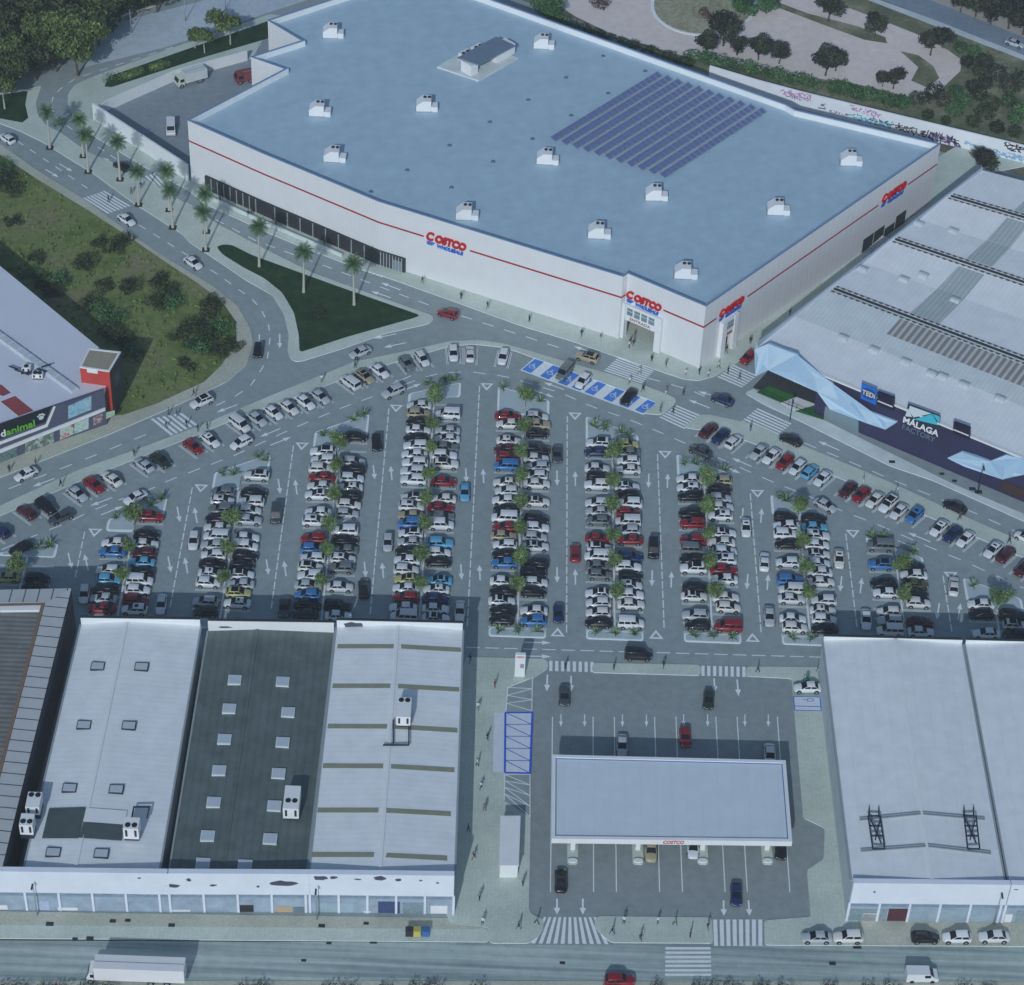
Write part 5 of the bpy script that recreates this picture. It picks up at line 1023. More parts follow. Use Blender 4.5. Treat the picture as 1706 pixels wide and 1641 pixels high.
for (k, s), str_ in ROWS.items():
    cnt = 0
    for i, tk in enumerate(str_.split()):
        if tk == '.': continue
        cnt += 1; c = tk[0]; f_ = tk[1:]
        kind = 'minivan' if 'v' in f_ else 'off_roader' if 'o' in f_ else R.choices(('saloon', 'hatchback', 'off_roader'), (.5, .32, .18))[0]
        roof = 'pano' if 'p' in f_ else 'sun' if '*' in f_ else None
        y = YB(ROW[k]) + (i + .5) * PITCH + R.uniform(-.1, .1); x = ROW[k] + s * (2.55 + R.uniform(-.1, .35))
        out_ = R.random() < .72; rz = (0 if s > 0 else math.pi) + (0 if out_ else math.pi) + R.uniform(-.025, .025)
        side = 'west' if s < 0 else 'east'; what = {'pano': 'black roofed ', 'sun': 'sunroof '}.get(roof, '')
        put_car(kind, c, (x, y, .004), rz, f'{COLS[c][0]} {what}{KN[kind]}, {nth(cnt)} from the near end, {side} side, {RN[k]}' + ('' if k in (0, 10) else ' from west'), 'cars parked in the double rows', roof)
def heading(x, y, dx, dy):
    a, b = at(x, y), at(x + dx, y + dy); d = b - a; return math.atan2(d.y, d.x)
# angled bays along the two strips: (x, y, colour, kind, roof)
W_BAYS = [(2, 888, 'N', 'h'), (45, 857, 'M', 'h'), (77, 847, 'K', 'o'), (129, 826, 'S', 's'), (157, 811, 'R', 's'), (186, 801, 'W', 's'), (240, 778, 'S', 's'), (268, 770, 'E', 's'), (322, 747, 'R', 's'), (350, 736, 'W', 's', 'sun'), (400, 711, 'W', 'v'), (428, 701, 'S', 's'), (455, 690, 'W', 's'), (481, 682, 'W', 's'), (508, 673, 'W', 's'), (533, 664, 'S', 's'), (583, 641, 'W', 'v'), (607, 630, 'T', 's', 'pano'), (632, 621, 'W', 's'), (677, 608, 'G', 's'), (703, 601, 'W', 'h')]
KK = {'s': 'saloon', 'h': 'hatchback', 'o': 'off_roader', 'v': 'minivan'}
plines = MB()
def bay_lines(c, rz, i):
    d = Vector((math.cos(rz), math.sin(rz), 0)); n = Vector((-d.y, d.x, 0))
    for s, z in ((-1, .012), (1, .0135)):
        for k in (-.13, .13): a = Vector((c.x, c.y, 0)) + n * (s * 1.22 + k) - d * 2.5; strip(plines, a, a + d * 5.0, .11, z + (i % 5) * .0006 + (.0003 if k > 0 else 0))
for i, b_ in enumerate(W_BAYS):
    x, y, c, kd = b_[:4]; rz = heading(x, y, 30, 22) if i < 19 else heading(x, y, 26, 34); p = at(x, y + 1); bay_lines(p, rz, i)
    flip = math.pi if R.random() < .3 else 0
    put_car(KK[kd], c, (p.x, p.y, .004), rz + flip, f'{COLS[c][0]} {KN[KK[kd]]} in the slanted bays along the west strip, {nth(i + 1)} from the west', 'cars parked along the west strip', b_[4] if len(b_) > 4 else None)
for i, (x, y, c, kd) in enumerate(((755, 592, 'W', 'h'), (783, 593, 'W', 's'), (838, 598, 'W', 'h'))):
    rz = heading(x, y, (2, 0, -5)[i], 20); p = at(x, y + 1); bay_lines(p, rz, i); put_car(KK[kd], c, (p.x, p.y, .004), rz + (math.pi if i == 1 else 0), f'white {KN[KK[kd]]} in the bays at the top bend, {nth(i + 1)} from the west', 'cars parked at the top bend')
for i, (x, y, c, kd, lb) in enumerate(((940, 624, 'G', 'v', 'grey minivan on a blue disabled bay'), (971, 638, 'W', 'h', 'small white hatchback with dark windscreen on a blue disabled bay'), (1047, 664, 'K', 's', 'black saloon on a blue disabled bay, toward the crossing'))):
    rz = heading(x, y, -20, 24); p = at(x, y + 1); put_car(KK[kd], c, (p.x, p.y, .024), rz, lb)
E_BAYS = [(1180, 720, 'M', 's'), (1200, 730, 'N', 's'), (1222, 739, 'W', 'h'), (1264, 756, 'S', 's'), (1285, 763, 'W', 's'), (1307, 773, 'R', 'h'), (1328, 782, 'W', 'h'), (1349, 789, 'C', 'h'), (1370, 800, 'W', 's'), (1412, 819, 'M', 's'), (1434, 827, 'R', 's'), (1457, 836, 'W', 's'), (1479, 844, 'W', 'o', 'pano'), (1497, 855, 'W', 's'), (1523, 862, 'B', 'h', 'sun'), (1564, 883, 'W', 's', 'sun'), (1586, 893, 'N', 's'), (1608, 901, 'W', 's'), (1654, 919, 'W', 's', 'sun'), (1675, 927, 'M', 's'), (1704, 950, 'M', 's')]
for i, b_ in enumerate(E_BAYS):
    x, y, c, kd = b_[:4]; rz = heading(x, y, -30, 27); p = at(x, y + 1); bay_lines(p, rz, i)
    put_car(KK[kd], c, (p.x, p.y, .004), rz + (math.pi if R.random() < .3 else 0), f'{COLS[c][0]} {KN[KK[kd]]} in the slanted bays along the east strip, {nth(i + 1)} from the west', 'cars parked along the east strip', b_[4] if len(b_) > 4 else None)
structure('bay_lines', plines, PAINT)
TRAFFIC = [(12, 235, -20, -14, 'W', 'h', 'white hatchback on the outer road at the west edge'), (203, 281, -26, -15, 'K', 'h', 'black hatchback on the inner road beside the palm trees'), (211, 370, 22, 15, 'W', 's', 'white saloon on the outer road past the zebra crossing by the hill'), (322, 442, 20, 14, 'W', 's', 'white saloon on the outer road bend below the palms'), (430, 588, -3, 22, 'K', 'h', 'black hatchback rounding the bend of the outer road'),
 (336, 674, -26, 11, 'W', 'o', 'white off-roader with dark roof bars near the crossing by the pet shop', 'pano'), (402, 742, -24, 12, 'W', 'h', 'white hatchback driving in the lane beside the west slanted bays'), (44, 794, -26, 12, 'W', 's', 'white saloon on the street before the pet shop'), (226, 833, -26, 12, 'W', 's', 'white saloon in the lane above the second row of trees'), (102, 866, -26, 12, 'D', 's', 'dark grey saloon in the lane at the west end of the car park'), (36, 917, -26, 12, 'K', 's', 'black saloon turning round the far west island'),
 (600, 591, -26, 11, 'S', 's', 'silver saloon on the road below the triangular lawn'), (655, 657, -26, 11, 'S', 'o', 'silver off-roader in the lane above the fifth row of trees'), (746, 527, -28, -8, 'R', 'h', 'dark red hatchback on the road at the lawn tip'), (978, 600, -28, -8, 'T', 'o', 'cream off-roader with black roof on the road before the entrance', 'pano'), (1203, 670, -28, -11, 'N', 's', 'navy saloon on the road at the corner of the mall'), (1246, 600, -20, 16, 'R', 'h', 'red hatchback in the alley between store and mall'), (1317, 737, -28, -12, 'K', 's', 'black saloon on the street before the mall, past the zebra crossing'),
 (1590, 849, -28, -12, 'K', 's', 'black saloon on the street before the mall, beside the dark brown panel'), (1708, 900, -28, -12, 'W', 'h', 'white car on the street cut by the east edge'), (1166, 756, -26, -11, 'D', 's', 'dark grey saloon in the lane over the eighth row island'), (1374, 846, 26, 14, 'S', 's', 'silver saloon in the lane over the ninth row island'),
 (628, 742, 1, 22, 'K', 'h', 'black hatchback in the aisle beside the top of the fourth row'), (460, 862, -2, 24, 'D', 'v', 'dark grey minivan in the aisle between the third and fourth rows'), (323, 905, -3, 22, 'W', 'h', 'white hatchback in the aisle west of the third row'), (141, 994, -3, 22, 'W', 'h', 'white hatchback in the aisle west of the second row'), (269, 1011, -3, 22, 'W', 's', 'white saloon in the aisle between second and third rows'), (474, 1016, -2, 22, 'D', 's', 'dark grey saloon in the aisle between third and fourth rows'), (606, 985, -1, -24, 'K', 's', 'black saloon in the aisle between the fourth and fifth rows'), (646, 908, -1, 22, 'S', 'h', 'silver hatchback in the aisle west of the fifth row'),
 (774, 824, 0, 22, 'C', 's', 'light blue saloon in the aisle east of the fifth row'), (766, 1022, -1, 22, 'W', 's', 'white saloon at the near end of the aisle east of the fifth row'), (928, 761, 0, 22, 'D', 's', 'dark grey saloon at the top of the aisle east of the sixth row'), (930, 1026, 0, 22, 'N', 's', 'navy saloon at the near end of the aisle east of the sixth row'), (958, 925, 0, -22, 'R', 's', 'red saloon in the aisle west of the seventh row'), (1088, 920, 0, 24, 'K', 'v', 'black minivan in the aisle east of the seventh row'), (1242, 883, 1, 22, 'W', 's', 'white saloon with sunroof in the aisle east of the eighth row', 'sun'), (1273, 940, 1, -22, 'W', 's', 'white saloon in the aisle west of the ninth row, upper one'), (1397, 935, 1, 22, 'W', 's', 'white saloon in the aisle east of the ninth row', 'sun'), (1281, 1031, 1, 22, 'S', 's', 'silver saloon at the near end of the aisle west of the ninth row'), (1442, 1036, 1, 22, 'W', 's', 'white saloon at the near end of the aisle west of the tenth row'), (1588, 981, 1, -22, 'W', 's', 'white saloon over the give way triangle in the last aisle'),
 (1063, 1096, 26, 1, 'K', 'v', 'black minivan on the lane above the fuel forecourt'), (940, 1163, 0, 24, 'D', 's', 'dark grey saloon entering the fuel forecourt'), (1180, 1169, -2, 24, 'E', 's', 'dark green saloon entering the fuel forecourt'), (1036, 1246, 0, 24, 'S', 's', 'silver saloon in the canopy shadow behind the fuel canopy'), (1141, 1231, 1, 24, 'R', 's', 'red saloon in the canopy shadow behind the fuel canopy'), (1282, 1262, 1, 24, 'W', 's', 'white saloon half hidden behind the fuel canopy'), (1084, 1421, 0, 24, 'T', 'o', 'cream off-roader nosing out from under the fuel canopy'), (1154, 1415, 0, 24, 'W', 's', 'white saloon nosing out from under the fuel canopy'), (1300, 1417, 0, 24, 'K', 's', 'black saloon nosing out from under the fuel canopy'), (934, 1471, 0, -24, 'K', 's', 'black saloon before the fuel canopy at its west end'), (1226, 1494, 0, 24, 'N', 's', 'navy saloon with silver bonnet before the fuel canopy'),
 (1345, 1150, -24, 0, 'W', 's', 'white saloon at the charging bay beside the forecourt'), (1360, 1566, -24, 0, 'S', 's', 'silver saloon parked at the street kerb, first from the west'), (1412, 1566, -24, 0, 'W', 'o', 'white off-roader parked at the street kerb, second from the west'), (1540, 1566, 24, 0, 'K', 'h', 'black hatchback parked at the street kerb'), (1593, 1566, -24, 0, 'W', 'h', 'white hatchback parked at the street kerb beside the black one'), (1655, 1565, -24, 0, 'W', 's', 'white saloon parked at the street kerb, last to the east'), (1032, 1638, 24, 0, 'R', 'o', 'red car driving on the near street'), (1690, 76, 24, 8, 'S', 's', 'silver car on the bypass road beyond the park')]
for t in TRAFFIC:
    x, y, dx, dy, c, kd, lb = t[:7]; p = at(x, y); z = .13 if (1530 < y < 1600 or 1140 < y < 1156) else .07 if y < 90 else .01
    p = at(x, y, z); put_car(KK[kd], c, (p.x, p.y, z), heading(x, y, dx, dy), lb, None, t[7] if len(t) > 7 else None)
for k_ in list(CARS): hide_proto(CARS[k_])
# lorries and vans
def lorry(p, rz, name, label, cat, box, cabm, boxm, cabl=2.0, hb=2.6, z0=.95):
    u = empty(name, p, rz, label, cat); L, W_ = box
    mb = MB(); mb.box((-L / 2, 0, z0), (L, W_, hb)); mb.build('cargo_box', boxm, u)
    mb = MB(); mb.box((-L / 2, 0, z0 + hb), (L * .985, W_ * .05, .04)); mb.build('roof_seam', GREY, u)
    mb = MB(); mb.box((-(L - cabl) / 2 + .2, 0, .55), (L + cabl - .5, .9, .38)); mb.build('chassis', BLACK, u)
    mb = MB(); w2 = W_ * .46; x1 = cabl
    mb.grid([[(.15, y, .5), (x1, y, .5), (x1 + .05, y, 1.3), (x1 - .35, y, 2.35), (.15, y, 2.5)] for y in (-w2, w2)], 0, True, False, True); mb.build('cab', cabm, u)
    mb = MB(); mb.face([(x1 + .045, -w2 * .88, 1.38), (x1 + .045, w2 * .88, 1.38), (x1 - .31, w2 * .84, 2.28), (x1 - .31, -w2 * .84, 2.28)]); mb.build('windscreen', GLASS, u)
    for s in (-1, 1): mb = MB(); mb.box((x1 - .95, s * (w2 + .005), 1.45), (.9, .03, .7)); mb.build('side_window', GLASS, u)
    for x in (cabl * .55, -L * .62, -L * .8 if L > 8 else -L * .7):
        for s in (-1, 1): mb = MB(); mb.tube((x, s * (W_ / 2 - .3), .48), (x, s * (W_ / 2 - .02), .48), .48, seg=16); mb.tube((x, s * (W_ / 2 - .03), .48), (x, s * (W_ / 2 - .01), .48), .28, seg=12, m=1); mb.build('wheel', [TYRE, RIM], u)
    return u
p = at(160, 1628, .01); lorry((p.x, p.y, .01), math.pi, 'lorry', 'long white box lorry on the near street', 'lorry', (13.2, 2.55), WHITE, mat('white trailer', (.76, .75, .78), .5, .04, .3), 1.1, 2.85, 1.0)
p = at(306, 141, .14); lorry((p.x, p.y, .14), heading(306, 141, -24, 7), 'lorry', 'cream box lorry in the walled loading yard', 'lorry', (5.2, 2.4), mat('cream cab', (.62, .64, .52), .4, .05), mat('pale grey box', (.60, .63, .62), .5, .06), 1.7, 2.2, .9)
p = at(404, 136, .14); lorry((p.x, p.y, .14), heading(404, 136, -20, 4), 'lorry', 'red lorry cab at the dock of the loading yard', 'lorry', (2.4, 2.3), mat('dull red cab', (.24, .05, .06), .5, .1), mat('dull red box', (.22, .06, .07), .6, .1), 1.6, 1.6, .8)
for x, y, dx, dy, z, c, lb in ((285, 218, 0, 24, .14, 'W', 'white van with dark windscreen in the loading yard'), (1534, 1630, 24, 0, .01, 'W', 'white van on the near street')):
    p = at(x, y, z); u = empty('van', (p.x, p.y, z), heading(x, y, dx, dy), lb, 'van'); mb = MB()
    mb.grid([[(-2.4, s, .35), (2.3, s, .35), (2.5, s, .75), (2.35, s, 1.1), (1.75, s * .96, 1.2), (1.05, s * .9, 2.0), (-2.35, s * .92, 2.05)] for s in (-.95, .95)], 0, True, False, True); mb.build('body', PNT['W'], u)
    mb = MB(); mb.face([(1.70, -.80, 1.27), (1.70, .80, 1.27), (1.10, .78, 1.97), (1.10, -.78, 1.97)]); mb.build('windscreen', GLASS, u); [setattr(v.co, 'x', v.co.x + .03) for v in u.children[-1].data.vertices]
    for s in (-1, 1):
        mb = MB(); mb.box((.75, s * .9, 1.25), (.9, .06, .55)); mb.build('side_window', GLASS, u)
        for xx in (-1.5, 1.55): mb = MB(); mb.tube((xx, s * .72, .34), (xx, s * .97, .34), .34, seg=16); mb.build('wheel', TYRE, u)
# ================================================================== vegetation
def leaf_cloud(mb, lobes, n, size, flat=0.0, hollow=.55, mats=3):
    tot = sum(r[3] ** 2 for r in lobes)
    for (cx, cy, cz, r_) in lobes:
        m_ = R.choices((0, 1, 2), (.5, .25, .25))[0]
        for _ in range(int(n * r_ * r_ / tot)):
            d = Vector((R.gauss(0, 1), R.gauss(0, 1), R.gauss(0, 1))).normalized(); k = r_ * (hollow + (1 - hollow) * R.random() ** .6) * R.uniform(.85, 1.12)
            c = Vector((cx, cy, cz)) + Vector((d.x, d.y, d.z * (1 - flat))) * k
            a = (d + Vector((R.gauss(0, .6), R.gauss(0, .6), R.gauss(0, .6)))).normalized(); u = a.orthogonal().normalized(); v = a.cross(u); t = R.random() * 6.28
            u, v = u * math.cos(t) + v * math.sin(t), v * math.cos(t) - u * math.sin(t); s = size * R.uniform(.6, 1.4)
            mb.face([c - u * s - v * s * .35, c + v * s * .2 - u * s * .1 - v * s * .55, c + u * s, c + v * s * .55], m_ if R.random() < .7 else R.randrange(3))
def limb(mb, p, d, L, r, n=3, m=0):
    q = Vector(p); d = Vector(d).normalized()
    for k in range(n):
        e = q + d * L / n; mb.tube(q, e, r * (1 - k / n * .6), r * (1 - (k + 1) / n * .6), 6, m, k == n - 1); q = e; d = (d + Vector((R.gauss(0, .2), R.gauss(0, .2), .1))).normalized()
    return q
def make_tree(name, key, h, rad, nl, nleaf, size, trunk_h, tr, bark=BARK, squash=.25, spread=.6):
    r = empty(name); mb = MB(); top = limb(mb, (0, 0, 0), (R.gauss(0, .04), R.gauss(0, .04), 1), trunk_h, tr)
    lob = []
    for k in range(nl):
        a = 2 * math.pi * k / nl + R.uniform(-.4, .4); q = rad * spread * R.uniform(.5, 1.1) if k else 0; z = trunk_h + (h - trunk_h) * R.uniform(.25, .8)
        e = Vector((q * math.cos(a), q * math.sin(a), z)); lob.append((e.x, e.y, e.z, rad * R.uniform(.42, .66))); mb.tube(top * .96, e, tr * .45, tr * .12, 5)
    mb.build('trunk', bark, r); mb = MB(); leaf_cloud(mb, lob, nleaf, size, squash); mb.build('crown', list(LF[key]), r); freeze(r); return r
lot_trees = [make_tree('young_tree', 'lot', 3.9, 1.35, 8, 1250, .14, 1.3, .09, TRUNK, .0, .55) for _ in range(4)]
TREES = {0: [(30, 943)], 1: [(220, 855), (213.4, 905), (203, 955)], 2: [(384.7, 862.6), (379, 910), (371.4, 960)], 3: [(562.6, 735), (559.7, 774.4), (555, 821), (548.8, 871.6), (545, 911), (535, 965)], 4: [(722, 657.6), (721, 700.7), (719, 741), (714, 785.5), (710, 828.6), (707.7, 870), (703, 920), (701, 968.6)], 5: [(875, 658), (870, 707), (869.5, 750), (868, 790), (868.6, 831.6), (867.7, 875.5), (865, 924), (862, 970)], 6: [(1022, 753), (1021.6, 797), (1021.6, 838), (1023, 887), (1025, 927.5), (1026, 982)], 7: [(1177, 796), (1177, 839.5), (1181, 885), (1183, 934), (1189.6, 980)], 8: [(1333, 845), (1338.6, 898), (1344.8, 941.4), (1347.4, 987)], 9: [(1501, 940), (1509, 988)], 10: [(1665.5, 996)]}
for k, L in TREES.items():
    for i, (x, y) in enumerate(L):
        z = .13; p = at(x, y, 3.1); big = 1.4 if i == 0 or k in (0, 10) else R.uniform(1.05, 1.2)
        o = dup(R.choice(lot_trees), (p.x, p.y, .01), R.uniform(0, 6.28), big)
        tag(o, f'young tree among the cars of the {RN[k]}' + ('' if k in (0, 10) else ' from west') + (f', {nth(i + 1)} from far end' if len(L) > 1 else ''), 'tree', 'young trees in the car park rows')
for t in lot_trees: hide_proto(t)
def make_yucca():
    r = empty('yucca'); mb = MB()
    for k in range(26):
        a = 2.4 * k; el = R.uniform(.35, 1.35); L = R.uniform(.9, 1.55); d = Vector((math.cos(a) * math.cos(el), math.sin(a) * math.cos(el), math.sin(el))); n = Vector((-math.sin(a), math.cos(a), 0)) * .085
        b = Vector((0, 0, .1)); m_ = b + d * L * .55; e = b + d * L + Vector((0, 0, -.18 * L)); mi = R.choice((0, 0, 1, 2))
        mb.face([b - n * .7, b + n * .7, m_ + n, m_ - n], mi); mb.face([m_ - n, m_ + n, e], mi)
    mb.build('leaf_rosette', list(LF['yucca']), r); freeze(r); return r
yuc = [make_yucca() for _ in range(3)]
YUC = {0: [(63, 914), (82, 911)], 1: [(193, 864), (269, 834), (252, 843)], 2: [(371, 791), (390, 792), (430, 763), (443, 768)], 3: [(538, 727), (556, 727), (589, 701), (606, 694)], 4: [(712, 642), (743, 636), (757, 635)], 5: [(838, 647), (900, 670)], 6: [(990, 712), (1008, 715), (1034, 722), (1048, 728)], 7: [(1140, 773), (1158, 774), (1206, 784)], 8: [(1299, 830), (1309, 836)], 9: [(1453, 897), (1472, 898), (1521, 922)], 10: [(1621, 976), (1683, 994)]}
for k, L in YUC.items():
    for i, (x, y) in enumerate(L):
        p = at(x, y, .14); o = dup(R.choice(yuc), (p.x, p.y, .14), R.uniform(0, 6.28), R.uniform(1.15, 1.6)); tag(o, f'spiky yucca on the far island of the {RN[k]}' + ('' if k in (0, 10) else ' from west') + f', {nth(i + 1)} from the west', 'yucca', 'yuccas on the islands')
for k in (2, 5, 6, 7, 8):
    for i, dx in enumerate((-3.1, .1, 3.3)):
        if k == 2 and dx != 3.3 or k == 8 and dx > 3: continue
        o = dup(R.choice(yuc), (ROW[k] + dx, YB(ROW[k]) - .95, .14), R.uniform(0, 6.28), 1.25); tag(o, f'spiky yucca on the near island of the {RN[k]} from west, {nth(i + 1)} from the west', 'yucca', 'yuccas on the islands')
for t in yuc: hide_proto(t)
def make_palm():
    r = empty('palm_tree'); mb = MB(); q = Vector((0, 0, 0)); lean = Vector((R.uniform(-.02, .02), R.uniform(-.02, .02), 1)); rr = [.32, .25, .22, .2, .18, .17, .19]
    for k in range(6):
        e = q + lean * 1.55; mb.tube(q, e, rr[k], rr[k + 1], 9, 0, k == 5); q = e
    mb.build('trunk', TRUNK, r); mb = MB()
    for k in range(46):
        a = 2.4 * k + R.uniform(-.3, .3); el = 1.3 - 2.0 * (k / 46) + R.uniform(-.2, .2); L = R.uniform(1.6, 2.35); d = Vector((math.cos(a) * math.cos(el), math.sin(a) * math.cos(el), math.sin(el))); sd_ = Vector((-math.sin(a), math.cos(a), 0)); p_ = Vector(q); mi = R.choice((0, 0, 1, 2))
        for s in range(6):
            e = p_ + d * L / 6; d = (d + Vector((0, 0, -.13))).normalized(); mb.face([p_ - sd_ * .03, p_ + sd_ * .03, e + sd_ * .02, e - sd_ * .02], mi); w_ = .62 * math.sin(math.pi * (s + .8) / 7.2)
            for t in (0, .5):
                b = p_.lerp(e, t)
                for sg in (-1, 1): tip = b + sd_ * sg * w_ + d * .28 + Vector((0, 0, -.12)); mb.face([b, b + d * .13, tip], R.choice((mi, mi, 0)))
            p_ = e
    mb.build('crown', list(LF['palm']), r); freeze(r); return r
palms = [make_palm() for _ in range(3)]
PALM = [(83, 246), (139, 260), (147, 286), (200, 299), (231, 341), (282, 350), (288, 379), (344, 386), (343, 416), (432, 444), (506, 487), (590, 508)]
for i, (x, y) in enumerate(PALM):
    p = at(x, y, .12); o = dup(R.choice(palms), (p.x, p.y, .13), R.uniform(0, 6.28), R.uniform(.93, 1.08)); o.rotation_euler = (R.uniform(-.03, .03), R.uniform(-.03, .03), R.uniform(0, 6.28)); o.scale.z *= R.uniform(.93, 1.05); tag(o, f'tall palm tree with pale trunk {"on the triangular lawn" if i > 8 else "on the promenade pavement"}, {nth(i + 1) if i < 9 else nth(i - 8)} from the west', 'palm tree', 'palms along the promenade')
    if i < 9:
        mb = MB(); mb.box((p.x, p.y, .1), (1.5, 1.5, .035)); o = mb.build('tree_pit', mat('dark soil', (.03, .035, .03), .9, .2, 2)); tag(o, f'square soil bed around the foot of a palm, {nth(i + 1)} from the west', 'tree pit', 'soil beds under the palms')
for t in palms: hide_proto(t)
p = at(8, 181, .14); lt = make_tree('broad_tree', 'wood', 7.5, 3.0, 8, 1100, .36, 4.2, .22, TRUNK, .2)
tag(dup(lt, (p.x, p.y, .14), 1, 1), 'tree with pale trunk on the small lawn at the west edge', 'tree')
for i, (x, y, s) in enumerate(((341, 88, .8), (384, 74, .95), (325, 80, .65), (362, 60, .85))):
    p = at(x, y, .14); tag(dup(lt, (p.x, p.y, .14), i * 1.3, s), f'green street tree on the lawn strip behind the yard, {nth(sorted((325, 341, 362, 384)).index(x) + 1)} from west', 'tree', 'trees on the lawn strip')
hide_proto(lt)
woods = [make_tree('wood_tree', 'wood', 10.5, 4.3, 11, 3200, .42, 4, .3, BARK, .2, .75) for _ in range(2)] + [make_tree('wood_tree', 'scrub', 9.5, 4.0, 10, 2800, .42, 4, .3, BARK, .2, .75)]
WL = [(5, 60, 2), (45, 40, 2), (25, 95, 2), (75, 78, 0), (115, 72, 1), (150, 82, 1), (95, 105, 0), (60, 120, 2), (20, 140, 2), (130, 112, 0), (165, 62, 2), (108, 30, 2), (150, 22, 2), (180, 30, 0), (12, 108, 0), (-15, 80, 2), (62, 12, 2), (200, 22, 2), (225, 12, 0), (262, 6, 2), (20, 20, 2)]
for i, (x, y, k) in enumerate(sorted(WL)):
    p = at(x, y + 14, 0); o = dup(woods[k], (p.x, p.y, -.1), R.uniform(0, 6.28), R.uniform(.85, 1.1)); tag(o, f'{"dark" if k == 2 else "bright"} leafy tree of the small wood at the road bend, {nth(i + 1)} from the west', 'tree', 'trees of the small wood')
for t in woods: hide_proto(t)
parks = [make_tree('park_tree', 'park', 7.2, 3.1, 9, 1900, .34, 2.0, .25, BARK, .1, .6) for _ in range(2)]
PK = [(1205, 76, 1.25), (1176, 92, .8), (1228, 92, .7), (1380, 36, 1.05), (1457, 62, .85), (1375, 126, 1.0), (1392, 118, .8), (1263, 100, .85), (1298, 106, .8), (1550, 92, 1.0), (1488, 148, .75), (1470, 144, .55), (1372, 20, .9), (1570, 80, .8), (1600, 20, .9), (1625, 28, 1), (1650, 40, 1.0), (1680, 48, 1.1), (1704, 58, 1.1), (1640, 10, 1), (1690, 16, 1.1), (1560, -5, .9), (1636, 290, .95)]
for i, (x, y, s) in enumerate(sorted(PK)):
    p = at(x, y, .05); o = dup(R.choice(parks), (p.x, p.y, .02), R.uniform(0, 6.28), s); tag(o, 'dark round tree standing between the store and the mall behind' if (x, y) == (1636, 290) else f'dark crowned tree of the sandy park beyond the store, {nth(i + 1)} counted from the west', 'tree', None if (x, y) == (1636, 290) else 'dark trees of the park')
for t in parks: hide_proto(t)
pg = make_tree('park_tree', 'hedge', 6.5, 3.4, 9, 1700, .36, 1.5, .25, BARK, .2, .65)
for i, (x, y, s, lb) in enumerate(((1240, 26, 1, 'light green tree on the round park island, west one'), (1276, 22, .8, 'light green tree on the round park island, east one'), (915, 32, .9, 'green tree behind the store roof edge at the start of the hedge'))):
    p = at(x, y, .05); tag(dup(pg, (p.x, p.y, .05), i, s), lb, 'tree')
hide_proto(pg)
def bush(name, key, pts_, rad, n, label, size=.3, hgt=.75, z=.1, cat='bush', group=None):
    c = sum((at(x, y, z) for x, y in pts_), Vector()) / len(pts_); u = empty(name, c, 0, label, cat, group); mb = MB(); lob = []
    for x, y in pts_:
        p = at(x, y, z) - c; lob.append((p.x, p.y, rad * hgt * .7, rad * R.uniform(.8, 1.15)))
    leaf_cloud(mb, lob, n, size, 1 - hgt, .5); mb.build('foliage', list(LF[key]), u); return u
def seq(a, b, n, j=3): return [(a[0] + (b[0] - a[0]) * i / (n - 1) + R.uniform(-j, j), a[1] + (b[1] - a[1]) * i / (n - 1) + R.uniform(-j, j) * .6) for i in range(n)]
bush('ivy_hedge', 'hedge', seq((895, 12), (940, 42), 6), 2.0, 1500, 'dark green ivy hedge behind the store, its western piece', .28, .8, .1, 'hedge')
bush('ivy_hedge', 'scrub', seq((940, 40), (1150, 108), 22), 1.3, 2600, 'low dark hedge running along the back of the store roof', .26, .7, .1, 'hedge')
bush('ivy_hedge', 'hedge', seq((1150, 98), (1360, 146), 26, 4), 1.9, 4200, 'thick green ivy hedge along the graffiti wall, western piece', .28, .8, .1, 'hedge')
bush('ivy_hedge', 'hedge', seq((1385, 150), (1512, 180), 18, 4), 1.9, 3600, 'thick green ivy hedge along the graffiti wall, eastern piece', .28, .8, .1, 'hedge')
for i, (L, rad, n, key) in enumerate((([(1540, 170), (1556, 160), (1570, 175), (1525, 172)], 2.2, 1100, 'park'), ([(1590, 160), (1605, 175), (1590, 190)], 2.2, 1000, 'hedge'), ([(1630, 165), (1650, 180), (1640, 195)], 2.2, 1000, 'scrub'), ([(1680, 175), (1700, 190), (1690, 205)], 2.2, 1000, 'hedge'), ([(1610, 110), (1630, 125), (1640, 110)], 2.2, 1000, 'park'), ([(1660, 130), (1680, 150), (1700, 140)], 2.4, 1100, 'park'), ([(1640, 145), (1620, 150)], 2.0, 700, 'park'), ([(1690, 225), (1660, 218), (1620, 208)], 1.6, 800, 'scrub'), ([(1600, 85), (1622, 92)], 2.0, 700, 'hedge'), ([(1575, 205), (1545, 196)], 1.4, 500, 'scrub'))):
    bush('bush', key, L, rad, n, f'{"green" if key == "hedge" else "dark"} bush on the scrub slope between park and bypass, {nth(i + 1)} of the clumps', .3, .8, .1, 'bush', 'bushes on the scrub slope')
bush('bare_bush', 'rust', [(1000, 14), (1010, 8), (992, 8)], 1.7, 500, 'reddish bare bush on the sandy path behind the store', .22, .9)
bush('bare_bush', 'rust', [(1176, 30), (1172, 24)], 1.2, 300, 'reddish bush on the round park island', .22, .9)
